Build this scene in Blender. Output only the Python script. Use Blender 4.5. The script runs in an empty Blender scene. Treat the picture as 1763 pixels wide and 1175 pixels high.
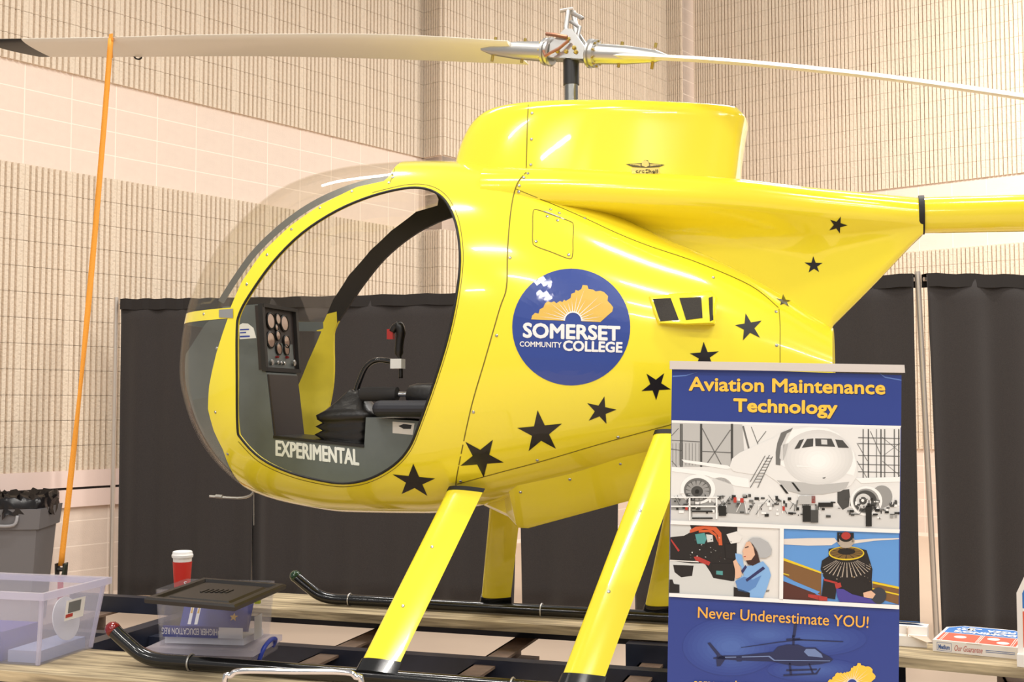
import bpy, bmesh, math, random
from mathutils import Vector, Matrix
from mathutils.bvhtree import BVHTree
random.seed(7)
sc = bpy.context.scene
COL = sc.collection

# ------------------------------------------------------------------ camera
CAM_H = 1.58; F = 2000.0; CX = 881.5; CY = 587.5
PITCH = math.atan(112.5 / F)
cam_d = bpy.data.cameras.new('camera'); cam = bpy.data.objects.new('camera', cam_d); COL.objects.link(cam)
cam.location = (0, 0, CAM_H); cam.rotation_euler = (math.pi / 2 + PITCH, 0, 0)
cam_d.sensor_width = 36; cam_d.lens = 36 * F / 1763; cam_d.clip_start = 0.05; cam_d.clip_end = 200
sc.camera = cam
CAM = Vector((0, 0, CAM_H))
FW = Vector((0, math.cos(PITCH), math.sin(PITCH))); UP = Vector((0, -math.sin(PITCH), math.cos(PITCH))); RT = Vector((1, 0, 0))

# ------------------------------------------------------------------ world, lights, exposure
w = bpy.data.worlds.new('hall_air'); sc.world = w; w.use_nodes = True
w.node_tree.nodes['Background'].inputs[0].default_value = (1.0, 0.97, 0.93, 1)
w.node_tree.nodes['Background'].inputs[1].default_value = 0.42
sc.view_settings.view_transform = 'Standard'; sc.view_settings.look = 'None'
sc.view_settings.gamma = 1; sc.view_settings.use_curve_mapping = False
sc.view_settings.exposure = 0.06
def area(x, y, z, sx, sy, power, col=(1, .96, .90), rot=(0, 0, 0)):
    d = bpy.data.lights.new('hall_light', 'AREA'); d.shape = 'RECTANGLE'; d.size = sx; d.size_y = sy; d.energy = power; d.color = col
    o = bpy.data.objects.new('hall_light', d); o.location = (x, y, z); o.rotation_euler = rot; COL.objects.link(o); return o
for ly in (-8, -4.5, -1.0, 2.5, 6.0, 9.5):
    for lx in (-6.5, -2.2, 2.2, 6.5):
        
        if not (lx < -6 and ly > 2) and not (lx < 0 and ly > 6.5): area(lx, ly, 6.5, 1.5, 0.2, 100)
def aimed(p, q, size, power):
    o = area(*p, size, size, power); o.rotation_euler = (Vector(q) - Vector(p)).to_track_quat('-Z', 'Y').to_euler()
aimed((5.4, 9.6, 6.6), (5.0, 14.2, 3.4), .7, 330)      # wall washer on the right wall
aimed((0.5, 6.5, 6.6), (-2.6, 10.6, 3.2), .7, 45)     # and on the left wall

# ------------------------------------------------------------------ projection helpers
def ray(px, py): return FW + RT * ((px - CX) / F) - UP * ((py - CY) / F)
def onz(px, py, z):
    d = ray(px, py); return CAM + d * ((z - CAM_H) / d.z)
def ony(px, py, y):
    d = ray(px, py); return CAM + d * (y / d.y)
def proj(P):
    d = Vector(P) - CAM; z = d.dot(FW)
    return (CX + F * d.dot(RT) / z, CY - F * d.dot(UP) / z, z)

# ------------------------------------------------------------------ materials
def lin(c):
    o = []
    for v in c[:3]:
        v = v / 255.0; o.append(v / 12.92 if v <= 0.04045 else ((v + 0.055) / 1.055) ** 2.4)
    return (*o, 1)
MATS = {}
def mat(name, rgb, rough=0.5, metal=0.0, coat=0.0, noise=None, bump=None, spec=0.5, sheen=0.0):
    """noise=(scale, amount, detail): colour mottling. bump=(scale, strength, distance)."""
    if name in MATS: return MATS[name]
    m = bpy.data.materials.new(name); m.use_nodes = True; nt = m.node_tree; b = nt.nodes['Principled BSDF']
    c = lin(rgb)
    b.inputs['Base Color'].default_value = c; b.inputs['Roughness'].default_value = rough; b.inputs['Metallic'].default_value = metal
    b.inputs['Coat Weight'].default_value = coat; b.inputs['Coat Roughness'].default_value = 0.03
    b.inputs['Specular IOR Level'].default_value = spec
    if sheen: b.inputs['Sheen Weight'].default_value = sheen
    if noise or bump:
        tc = nt.nodes.new('ShaderNodeTexCoord')
    if noise:
        n = nt.nodes.new('ShaderNodeTexNoise'); n.inputs['Scale'].default_value = noise[0]; n.inputs['Detail'].default_value = noise[2] if len(noise) > 2 else 4
        nt.links.new(tc.outputs['Object'], n.inputs['Vector'])
        r = nt.nodes.new('ShaderNodeMapRange'); r.inputs['From Min'].default_value = 0.25; r.inputs['From Max'].default_value = 0.75
        r.inputs['To Min'].default_value = 1 - noise[1]; r.inputs['To Max'].default_value = 1 + noise[1]
        nt.links.new(n.outputs['Fac'], r.inputs['Value'])
        mx = nt.nodes.new('ShaderNodeVectorMath'); mx.operation = 'MULTIPLY'; mx.inputs[0].default_value = c[:3]
        nt.links.new(r.outputs['Result'], mx.inputs[1]); nt.links.new(mx.outputs[0], b.inputs['Base Color'])
    if bump:
        n2 = nt.nodes.new('ShaderNodeTexNoise'); n2.inputs['Scale'].default_value = bump[0]; n2.inputs['Detail'].default_value = 5
        nt.links.new(tc.outputs['Object'], n2.inputs['Vector'])
        bp = nt.nodes.new('ShaderNodeBump'); bp.inputs['Strength'].default_value = bump[1]; bp.inputs['Distance'].default_value = bump[2]
        nt.links.new(n2.outputs['Fac'], bp.inputs['Height']); nt.links.new(bp.outputs[0], b.inputs['Normal'])
    MATS[name] = m; return m
def clear_mat(name, tint, fac, rough=0.05, haze=0.0, haze_col=(230, 228, 240)):
    """clear plastic sheet: transparent body + fresnel gloss (+ milky diffuse share)"""
    if name in MATS: return MATS[name]
    m = bpy.data.materials.new(name); m.use_nodes = True; nt = m.node_tree; nt.nodes.clear()
    out = nt.nodes.new('ShaderNodeOutputMaterial'); tr = nt.nodes.new('ShaderNodeBsdfTransparent'); gl = nt.nodes.new('ShaderNodeBsdfGlossy')
    tr.inputs[0].default_value = lin(tint); gl.inputs['Roughness'].default_value = rough; gl.inputs[0].default_value = (1, 1, 1, 1)
    lw = nt.nodes.new('ShaderNodeLayerWeight'); lw.inputs['Blend'].default_value = .5
    pw = nt.nodes.new('ShaderNodeMath'); pw.operation = 'POWER'; pw.inputs[1].default_value = 4.0; nt.links.new(lw.outputs['Facing'], pw.inputs[0])
    ma = nt.nodes.new('ShaderNodeMath'); ma.operation = 'MULTIPLY_ADD'; ma.inputs[1].default_value = fac - 1.0; ma.inputs[2].default_value = .03; nt.links.new(pw.outputs[0], ma.inputs[0])
    mx = nt.nodes.new('ShaderNodeMixShader'); nt.links.new(ma.outputs[0], mx.inputs[0])
    base = tr
    if haze:
        df = nt.nodes.new('ShaderNodeBsdfDiffuse'); df.inputs[0].default_value = lin(haze_col)
        tl = nt.nodes.new('ShaderNodeBsdfTranslucent'); tl.inputs[0].default_value = lin(haze_col)
        ad = nt.nodes.new('ShaderNodeMixShader'); ad.inputs[0].default_value = 0.5
        nt.links.new(df.outputs[0], ad.inputs[1]); nt.links.new(tl.outputs[0], ad.inputs[2])
        h = nt.nodes.new('ShaderNodeMixShader'); h.inputs[0].default_value = haze
        nt.links.new(tr.outputs[0], h.inputs[1]); nt.links.new(ad.outputs[0], h.inputs[2]); base = h
    nt.links.new(base.outputs[0], mx.inputs[1]); nt.links.new(gl.outputs[0], mx.inputs[2]); nt.links.new(mx.outputs[0], out.inputs[0])
    MATS[name] = m; return m

def wood_mat():
    m = bpy.data.materials.new('weathered_wood'); m.use_nodes = True; nt = m.node_tree; b = nt.nodes['Principled BSDF']; b.inputs['Roughness'].default_value = .8
    tc = nt.nodes.new('ShaderNodeTexCoord'); mp = nt.nodes.new('ShaderNodeMapping'); mp.inputs['Scale'].default_value = (3, 45, 45)
    n = nt.nodes.new('ShaderNodeTexNoise'); n.inputs['Scale'].default_value = 1.0; n.inputs['Detail'].default_value = 6; n.inputs['Distortion'].default_value = .6
    cr = nt.nodes.new('ShaderNodeValToRGB'); e = cr.color_ramp.elements
    e[0].position = .3; e[0].color = lin((112, 98, 76)); e[1].position = .70; e[1].color = lin((214, 194, 156))
    nt.links.new(tc.outputs['Object'], mp.inputs[0]); nt.links.new(mp.outputs[0], n.inputs['Vector']); nt.links.new(n.outputs['Fac'], cr.inputs[0]); nt.links.new(cr.outputs[0], b.inputs['Base Color'])
    bp = nt.nodes.new('ShaderNodeBump'); bp.inputs['Strength'].default_value = .4; bp.inputs['Distance'].default_value = .004
    nt.links.new(n.outputs['Fac'], bp.inputs['Height']); nt.links.new(bp.outputs[0], b.inputs['Normal'])
    return m

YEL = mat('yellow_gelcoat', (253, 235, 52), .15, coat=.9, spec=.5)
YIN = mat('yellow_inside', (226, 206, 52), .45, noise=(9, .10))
BLK = mat('black_vinyl', (22, 20, 20), .35)
SEAL = mat('black_rubber', (20, 19, 19), .55)
SEAMM = mat('seam_shadow_gap', (122, 106, 16), .6)
STEEL = mat('screw_steel', (190, 190, 190), .3, metal=1)
ALU = mat('brushed_aluminium', (205, 203, 200), .32, metal=.9)
WHITEPAINT = mat('blade_white', (240, 234, 222), .35, coat=.2)
GREY = mat('cabin_grey', (98, 104, 104), .45, noise=(30, .04))
DKBROWN = mat('panel_dark', (52, 44, 42), .5)
RUBBER = mat('skid_black', (20, 20, 22), .16, coat=.4)
CADM = mat('gold_cadmium', (190, 165, 90), .35, metal=.9)
CHROME = mat('chrome', (225, 225, 228), .08, metal=1)
WOOD = wood_mat()

# ------------------------------------------------------------------ mesh helpers
def new_mesh(name, verts, faces, mats, parent=None, smooth=False, fm=None, sharp=None):
    me = bpy.data.meshes.new(name); me.from_pydata([tuple(v) for v in verts], [], faces); me.validate(); me.update()
    return link(name, me, mats, parent, smooth, fm, sharp)
def link(name, me, mats, parent=None, smooth=False, fm=None, sharp=None):
    if mats is not None:
        if not isinstance(mats, (list, tuple)): mats = [mats]
        keep = [p.material_index for p in me.polygons] if len(mats) > 1 else None
        me.materials.clear()
        for m in mats: me.materials.append(m)
        if keep and not fm: fm = keep
    if fm:
        for p, i in zip(me.polygons, fm): p.material_index = i
    if smooth:
        for p in me.polygons: p.use_smooth = True
        if sharp: me.set_sharp_from_angle(angle=math.radians(sharp))
    o = bpy.data.objects.new(name, me); COL.objects.link(o)
    if parent is not None: o.parent = parent
    return o
class MB:
    """collects simple solids into one mesh"""
    def __init__(s): s.v = []; s.f = []; s.m = []
    def add(s, vs, fs, mi=0):
        n = len(s.v); s.v += [tuple(v) for v in vs]; s.f += [tuple(i + n for i in f) for f in fs]; s.m += [mi] * len(fs); return s
    def box(s, x0, x1, y0, y1, z0, z1, mi=0, M=None):
        vs = [Vector((x, y, z)) for z in (z0, z1) for y in (y0, y1) for x in (x0, x1)]
        if M is not None: vs = [M @ v for v in vs]
        return s.add(vs, [(0, 2, 3, 1), (4, 5, 7, 6), (0, 1, 5, 4), (2, 6, 7, 3), (0, 4, 6, 2), (1, 3, 7, 5)], mi)
    def hexa(s, b, t, mi=0):
        """b, t: lists of 4 points each (bottom, top), same winding"""
        return s.add(list(b) + list(t), [(3, 2, 1, 0), (4, 5, 6, 7), (0, 1, 5, 4), (1, 2, 6, 5), (2, 3, 7, 6), (3, 0, 4, 7)], mi)
    def prism(s, poly, axis, a0, a1, mi=0):
        """poly = list of 2-D points; axis 'y': (x,z) extruded in y; 'z': (x,y) in z; 'x': (y,z) in x"""
        n = len(poly)
        def P(p, a): return {'y': (p[0], a, p[1]), 'z': (p[0], p[1], a), 'x': (a, p[0], p[1])}[axis]
        vs = [P(p, a0) for p in poly] + [P(p, a1) for p in poly]
        fs = [tuple(range(n)), tuple(range(2 * n - 1, n - 1, -1))] + [(i, i + n, (i + 1) % n + n, (i + 1) % n) for i in range(n)]
        return s.add(vs, fs, mi)
    def tube(s, pts, r, seg=10, mi=0, caps=True, closed=False):
        pts = [Vector(p) for p in pts]; n = len(pts); rr = r if isinstance(r, (list, tuple)) else [r] * n
        vs = []; up = None
        for i, p in enumerate(pts):
            if closed: t = (pts[(i + 1) % n] - pts[i - 1]).normalized()
            else: t = (pts[min(i + 1, n - 1)] - pts[max(i - 1, 0)]).normalized()
            if up is None:
                up = Vector((0, 0, 1)) if abs(t.z) < .9 else Vector((1, 0, 0))
            a = t.cross(up); a = a.normalized() if a.length > 1e-6 else t.orthogonal().normalized()
            b = a.cross(t).normalized(); up = b
            for k in range(seg):
                g = 2 * math.pi * k / seg; vs.append(p + (a * math.cos(g) + b * math.sin(g)) * rr[i])
        fs = []
        for i in range(n if closed else n - 1):
            j = (i + 1) % n
            for k in range(seg):
                k2 = (k + 1) % seg; fs.append((i * seg + k, j * seg + k, j * seg + k2, i * seg + k2))
        if caps and not closed:
            fs.append(tuple(range(seg))); fs.append(tuple((n - 1) * seg + k for k in range(seg - 1, -1, -1)))
        return s.add(vs, fs, mi)
    def lathe(s, prof, seg=24, mi=0, M=None):
        """prof = [(r, z)...] around local z"""
        vs = []; n = len(prof)
        for r, z in prof:
            for k in range(seg):
                g = 2 * math.pi * k / seg; v = Vector((r * math.cos(g), r * math.sin(g), z)); vs.append(M @ v if M is not None else v)
        fs = [(i * seg + k, i * seg + (k + 1) % seg, (i + 1) * seg + (k + 1) % seg, (i + 1) * seg + k) for i in range(n - 1) for k in range(seg)]
        if prof[0][0] > 1e-6: fs.append(tuple(range(seg - 1, -1, -1)))
        if prof[-1][0] > 1e-6: fs.append(tuple((n - 1) * seg + k for k in range(seg)))
        return s.add(vs, fs, mi)
    def build(s, name, mats, parent=None, smooth=False, sharp=None, fix=True):
        me = bpy.data.meshes.new(name); me.from_pydata(s.v, [], s.f)
        for p, i in zip(me.polygons, s.m): p.material_index = i
        if fix:
            bm = bmesh.new(); bm.from_mesh(me); bmesh.ops.recalc_face_normals(bm, faces=bm.faces); bm.to_mesh(me); bm.free()
        me.update()
        if not isinstance(mats, (list, tuple)): mats = [mats]
        return link(name, me, mats, parent, smooth, None, sharp)
def thing(name, label, cat, loc=(0, 0, 0), rotz=0, group=None):
    o = bpy.data.objects.new(name, None); COL.objects.link(o); o.empty_display_size = .1
    o.location = loc; o.rotation_euler = (0, 0, rotz); return tag(o, label, cat, group)
def tag(o, label, cat, group=None):
    o['label'] = label; o['category'] = cat
    if group: o['group'] = group
    return o
def struct(o): o['kind'] = 'structure'; return o
def axis_matrix(p, d):
    """matrix whose local z runs along d from p"""
    d = Vector(d).normalized(); q = Vector((0, 0, 1)).rotation_difference(d); return Matrix.Translation(p) @ q.to_matrix().to_4x4()
def interp(xs, ys, x):
    """monotone-ish cubic (finite difference hermite)"""
    n = len(xs)
    if x <= xs[0]: return ys[0]
    if x >= xs[-1]: return ys[-1]
    i = 0
    while x > xs[i + 1]: i += 1
    def sl(k):
        if k == 0: return (ys[1] - ys[0]) / (xs[1] - xs[0])
        if k == n - 1: return (ys[-1] - ys[-2]) / (xs[-1] - xs[-2])
        a = (ys[k] - ys[k - 1]) / (xs[k] - xs[k - 1]); b = (ys[k + 1] - ys[k]) / (xs[k + 1] - xs[k])
        if a * b <= 0: return 0
        h0 = xs[k] - xs[k - 1]; h1 = xs[k + 1] - xs[k]
        w1 = 2 * h1 + h0; w2 = h1 + 2 * h0
        return (w1 + w2) / (w1 / a + w2 / b)
    h = xs[i + 1] - xs[i]; u = (x - xs[i]) / h; m0, m1 = sl(i), sl(i + 1)
    return (2 * u**3 - 3 * u**2 + 1) * ys[i] + (u**3 - 2 * u**2 + u) * h * m0 + (-2 * u**3 + 3 * u**2) * ys[i + 1] + (u**3 - u**2) * h * m1
def catmull(pts, n=6, closed=False):
    P = [Vector(p) for p in pts]; N = len(P); out = []
    for i in range(N if closed else N - 1):
        if closed: a, b, c, d = P[i - 1], P[i], P[(i + 1) % N], P[(i + 2) % N]
        else: a, b, c, d = P[max(i - 1, 0)], P[i], P[i + 1], P[min(i + 2, N - 1)]
        for k in range(n):
            t = k / n; out.append(.5 * ((2 * b) + (c - a) * t + (2 * a - 5 * b + 4 * c - d) * t * t + (3 * b - a - 3 * c + d) * t**3))
    if not closed: out.append(P[-1])
    return out
def text_mesh(txt, bold=0.0, shear=0.0, spacing=1.0, flipx=False, res=3):
    """flat glyph polygons scaled into the unit square (0..1, 0..1)"""
    cu = bpy.data.curves.new('txt', 'FONT'); cu.body = txt; cu.offset = bold; cu.shear = shear; cu.space_character = spacing; cu.resolution_u = res; cu.fill_mode = 'FRONT'
    o = bpy.data.objects.new('txt', cu); COL.objects.link(o); dg = bpy.context.evaluated_depsgraph_get(); dg.update()
    me = bpy.data.meshes.new_from_object(o.evaluated_get(dg)); bpy.data.objects.remove(o); bpy.data.curves.remove(cu)
    vs = [v.co.copy() for v in me.vertices]; fs = [tuple(p.vertices) for p in me.polygons]; bpy.data.meshes.remove(me)
    x0 = min(v.x for v in vs); x1 = max(v.x for v in vs); y0 = min(v.y for v in vs); y1 = max(v.y for v in vs)
    vs = [((v.x - x0) / (x1 - x0), (v.y - y0) / (y1 - y0)) for v in vs]
    if flipx: vs = [(1 - x, y) for x, y in vs]; fs = [f[::-1] for f in fs]
    return vs, fs
def quad_map(uv, tl, tr, br, bl):
    u, v = uv
    t = (tl[0] + (tr[0] - tl[0]) * u, tl[1] + (tr[1] - tl[1]) * u); b = (bl[0] + (br[0] - bl[0]) * u, bl[1] + (br[1] - bl[1]) * u)
    return (b[0] + (t[0] - b[0]) * v, b[1] + (t[1] - b[1]) * v)
def tess(poly, maxlen):
    """2-D polygon -> (verts, tris) with edges no longer than maxlen"""
    bm = bmesh.new(); vs = [bm.verts.new((p[0], p[1], 0)) for p in poly]; bm.faces.new(vs); bm.normal_update()
    bmesh.ops.triangulate(bm, faces=bm.faces[:])
    for _ in range(7):
        es = [e for e in bm.edges if e.calc_length() > maxlen]
        if not es: break
        bmesh.ops.subdivide_edges(bm, edges=es, cuts=1); bm.normal_update(); bmesh.ops.triangulate(bm, faces=[f for f in bm.faces if len(f.verts) > 3])
    bm.verts.index_update(); v = [(x.co.x, x.co.y) for x in bm.verts]; f = [tuple(q.index for q in g.verts) for g in bm.faces]; bm.free(); return v, f
def evaluated(o):
    dg = bpy.context.evaluated_depsgraph_get(); dg.update(); return bpy.data.meshes.new_from_object(o.evaluated_get(dg))
def boolean(me, cutter_mb, op):
    a = bpy.data.objects.new('a', me); COL.objects.link(a); c = cutter_mb.build('c', [YEL])
    md = a.modifiers.new('b', 'BOOLEAN'); md.object = c; md.operation = op; md.solver = 'EXACT'
    r = evaluated(a); bpy.data.objects.remove(a); bpy.data.objects.remove(c); return r
def solidified(me, th):
    a = bpy.data.objects.new('a', me); COL.objects.link(a); md = a.modifiers.new('s', 'SOLIDIFY'); md.thickness = th; md.offset = -1; md.use_even_offset = True
    r = evaluated(a); bpy.data.objects.remove(a); return r

# ================================================================== THE HALL
FLOORM = mat('hall_floor', (202, 180, 160), .45, noise=(1.5, .04), bump=(60, .05, .002))
o = MB().box(-12, 14, -6, 22, -.1, 0).build('floor', FLOORM); struct(o)
BLOCKM = mat('painted_block', (228, 209, 194), .85, noise=(14, .03), bump=(90, .35, .004))
SPLITM = mat('split_face_block', (224, 207, 186), .9, noise=(40, .05), bump=(55, .8, .012))
MORT = mat('mortar', (248, 232, 218), .9, bump=(80, .2, .003))
BL, BH, JT = .4064, .2032, .009
Z0 = .04
dL = Vector((.629, .777, 0)).normalized(); dR = Vector((dL.y, -dL.x, 0))
PL0 = Vector((-3.967, 9.0, 0)); PR0 = Vector((5.95, 13.5, 0))
def hit(px, P, d):
    a = (px - CX) / F; return (a * P.y - P.x) / (d.x - a * d.y)
L1a = PL0 + dL * (hit(32, PL0, dL) - 6 * BL); L1b = PL0 + dL * hit(727, PL0, dL)
ret = hit(760, L1b, dR); L2a = L1b + dR * ret
R1a = PR0 - dR * 0 + dR * hit(1201, PR0, dR); R2b = R1a - dL * .331
# inner corner of L2 and R2
den = dL.x * dR.y - dL.y * dR.x; df = R2b - L2a
uu = (df.x * dR.y - df.y * dR.x) / den
L2b = L2a + dL * uu
R1b = PR0 + dR * 3.4
def rib_profile(smooth):
    L = BL - (JT if smooth else .0032)
    if smooth: return [(0, .0), (L, .0)]
    p = []; n = 8; pt = BL / n
    for i in range(n):
        x = i * pt; p += [(x + .0035, -.030), (x + pt - .0165, -.030), (x + pt - .0075, .008)]
    p = [(0, -.026)] + p[:-1] + [(L, -.030)]
    return p
def block_geo(smooth):
    pr = rib_profile(smooth); h = BH - (JT if smooth else .0032); back = .05
    n = len(pr); vs = [(x, y, 0) for x, y in pr] + [(x, y, h) for x, y in pr] + [(0, back, 0), (pr[-1][0], back, 0), (0, back, h), (pr[-1][0], back, h)]
    fs = [(i, i + 1, n + i + 1, n + i) for i in range(n - 1)]
    b = 2 * n
    fs += [tuple([b, b + 1] + list(range(n - 1, -1, -1))), tuple(list(range(n, 2 * n)) + [b + 3, b + 2]), (0, n, b + 2, b), (n - 1, b + 1, b + 3, 2 * n - 1)]
    return vs, fs
GEO = {s: block_geo(s) for s in (True, False)}
BME = {}
for s_, m_ in ((True, BLOCKM), (False, SPLITM)):
    me = bpy.data.meshes.new('smooth_block' if s_ else 'ribbed_block'); me.from_pydata(GEO[s_][0], [], GEO[s_][1]); me.materials.append(m_); me.update(); BME[s_] = me
KTOP = 39
def is_smooth(k): return k < 5 or 17 <= k < 21
def build_wall(name, segs):
    """segs: (start, dir, length, phase, all_smooth)"""
    root = MB()
    for P, d, Ln, ph, sm in segs:
        q = P + d * Ln; nrm = Vector((d.y, -d.x, 0))   # room side
        back = -nrm
        a0 = P - nrm * .004; a1 = q - nrm * .004
        a0 = P + back * .0006; a1 = q + back * .0006; b0 = P + back * .25; b1 = q + back * .25
        zt = Z0 + KTOP * BH
        root.hexa([(a0.x, a0.y, 0), (a1.x, a1.y, 0), (b1.x, b1.y, 0), (b0.x, b0.y, 0)], [(a0.x, a0.y, zt), (a1.x, a1.y, zt), (b1.x, b1.y, zt), (b0.x, b0.y, zt)])
    wall = struct(root.build(name, MORT))
    items = []
    for P, d, Ln, ph, sm in segs:
        j = 0; x = -ph
        while x < Ln - .01:
            xa = max(x, 0); xb = min(x + BL, Ln)
            if xb - xa > .03:
                for k in range(KTOP):
                    s_ = sm or is_smooth(k)
                    pos = P + d * xa + Vector((0, 0, Z0 + k * BH))
                    c = P + d * ((xa + xb) / 2) + Vector((0, 0, Z0 + (k + .5) * BH)); px, py, z = proj(c)
                    vis = -20 < px < 1783 and -15 < py < 1185
                    hid = (px > 205 and c.z < 2.25) or (330 < px < 1430 and 300 < py < 620 and px > 420 + 0 * py and not (430 < px < 770 and py < 500))
                    size = (F / z) * (xb - xa) / BL if vis and not hid else 0
                    items.append((size, pos, d, (xb - xa - JT) / (BL - JT), s_))
            x += BL
    items.sort(key=lambda t: -t[0])
    rest = [MB(), MB()]
    for n, (size, pos, d, scx, s_) in enumerate(items):
        M = Matrix(((d.x, -d.y, 0, pos.x), (d.y, d.x, 0, pos.y), (0, 0, 1, pos.z + JT / 2), (0, 0, 0, 1))) @ Matrix.Diagonal((scx, 1, 1, 1))
        if n < 300 and size > 0:
            o = bpy.data.objects.new('block', BME[s_]); COL.objects.link(o); o.parent = wall; o.matrix_local = M
        else:
            rest[0 if s_ else 1].add([M @ Vector(v) for v in GEO[s_][0]], GEO[s_][1])
    for r, m_, nm in ((rest[0], BLOCKM, 'smooth_blocks'), (rest[1], SPLITM, 'ribbed_blocks')):
        if r.v:
            o = r.build(nm, m_, wall, fix=False); o['kind'] = 'stuff'
    return wall
wallL = build_wall('wall_left', [(L1a, dL, (L1b - L1a).length, 0, False), (L1b, dR, ret, 0, False), (L2a, dL, (L2b - L2a).length, 0, False)])
wallR = build_wall('wall_right', [(L2b, dR, (R2b - L2b).length, 0, False), (R2b, dL, .331, 0, True), (R1a, dR, (R1b - R1a).length, .11, False)])
# crash rails on the lower left wall: two painted boards with a dark slot between
RAILM = mat('crash_rail_paint', (236, 212, 202), .5)
tr = MB()
nL = dR * -1 if False else Vector((dL.y, -dL.x, 0))
def wall_board(z0, z1, th, u0=0, u1=None):
    u1 = (L1b - L1a).length if u1 is None else u1
    a = L1a + dL * u0; b = L1a + dL * u1; t_ = nL * th
    m = MB(); m.hexa([(a.x, a.y, z0), (b.x, b.y, z0), (b.x + t_.x, b.y + t_.y, z0), (a.x + t_.x, a.y + t_.y, z0)], [(a.x, a.y, z1), (b.x, b.y, z1), (b.x + t_.x, b.y + t_.y, z1), (a.x + t_.x, a.y + t_.y, z1)])
    return m
rail = struct(wall_board(.89, .925, .012).build('trim_1', mat('rail_slot', (40, 36, 36), .7)))
wall_board(.925, 1.06, .038).build('upper_board', RAILM, rail)
wall_board(.765, .905, .038).build('lower_board', RAILM, rail)

# ================================================================== THE HELICOPTER (local x = aft, y = away from camera, z = up)
HO = Vector((.215, 4.155, .712)); HA = -math.radians(17.5)
heli = thing('helicopter', 'bright yellow single-seat helicopter with black stars strapped on a plank trailer', 'helicopter', HO, HA)
HM = Matrix.Translation(HO) @ Matrix.Rotation(HA, 4, 'Z'); HI = HM.inverted(); HR = HI.to_3x3()
HC = HI @ CAM
def hray(px, py): return HR @ ray(px, py)
def onl(px, py, y):
    """pixel -> local point on the plane y = const"""
    d = hray(px, py); return HC + d * ((y - HC.y) / d.y)
# ---- cabin pod: lofted sections
top_px = [(324, 560), (340, 490), (380, 420), (440, 355), (500, 318), (560, 295), (620, 283), (690, 277), (775, 276), (850, 283), (907, 294), (1026, 349), (1148, 409), (1225, 441), (1348, 507), (1432, 564)]
bot_px = [(321, 700), (337, 745), (360, 785), (385, 815), (440, 850), (520, 873), (600, 884), (740, 886)]
def sil(px, py, f):
    y = f; p = onl(px, py, y); return p.x, p.z
tips = onl(316, 635, -.11); S_TIP = tips.x - .045; Z_TIP = tips.z
T = [sil(*q, -.09) for q in top_px[:4]] + [sil(*q, -.06) for q in top_px[4:]]
B = [sil(*q, -.09) for q in bot_px[:4]] + [sil(*q, -.06) for q in bot_px[4:]]
S_END = onl(1433, 600, -.12).x
B += [(-.30, .515), (0.0, .585), (.34, .68), (.62, .75), (S_END, .80)]
W = [(S_TIP + .02, .09), (S_TIP + .08, .185), (S_TIP + .2, .29), (S_TIP + .4, .38), (S_TIP + .65, .425), (-.6, .44), (-.3, .435), (0, .405), (.3, .335), (.6, .235), (S_END, .13)]
def tau(s): return math.sqrt(max(s - S_TIP, 0))
def prof(L, s, v0):
    xs = [0] + [tau(q[0]) for q in L]; ys = [v0] + [q[1] for q in L]; return interp(xs, ys, tau(s))
NS, NA = 72, 72
def pod_section(s, n=2.25):
    zt = prof(T, s, Z_TIP); zb = prof(B, s, Z_TIP); hw = prof(W, s, 0)
    zc = zb + (.47 if s < 0 else .47 - .02 * s) * (zt - zb); out = []
    for k in range(NA):
        g = 2 * math.pi * k / NA; c, s_ = math.cos(g), math.sin(g); e = 2 / n
        y = hw * math.copysign(abs(c)**e, c); zz = abs(s_)**e
        out.append((s, y, zc + (zt - zc) * zz if s_ >= 0 else zc - (zc - zb) * zz))
    return out
pv = [(S_TIP, 0, Z_TIP)]; pf = []
tm = tau(S_END)
for i in range(1, NS + 1):
    pv += pod_section(S_TIP + (tm * i / NS)**2)
for k in range(NA): pf.append((0, 1 + k, 1 + (k + 1) % NA))
for i in range(NS - 1):
    for k in range(NA):
        a = 1 + i * NA + k; b = 1 + i * NA + (k + 1) % NA; pf.append((a, a + NA, b + NA, b))
pf.append(tuple(1 + (NS - 1) * NA + k for k in range(NA)))
pod_me = bpy.data.meshes.new('pod'); pod_me.from_pydata(pv, [], pf)
bm = bmesh.new(); bm.from_mesh(pod_me); bmesh.ops.recalc_face_normals(bm, faces=bm.faces); bm.to_mesh(pod_me); bm.free()
def bvh_of(*meshes):
    vs = []; fs = []
    for me in meshes:
        n = len(vs); vs += [v.co.copy() for v in me.vertices]; fs += [tuple(i + n for i in p.vertices) for p in me.polygons]
    return BVHTree.FromPolygons(vs, fs)
POD = bvh_of(pod_me)
def cast(px, py, bvh=None, off=.0):
    d = hray(px, py).normalized(); h = (bvh or POD).ray_cast(HC, d)
    if h[0] is None: return None
    n = h[1]; n = -n if n.dot(d) > 0 else n
    return h[0] + n * off
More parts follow.
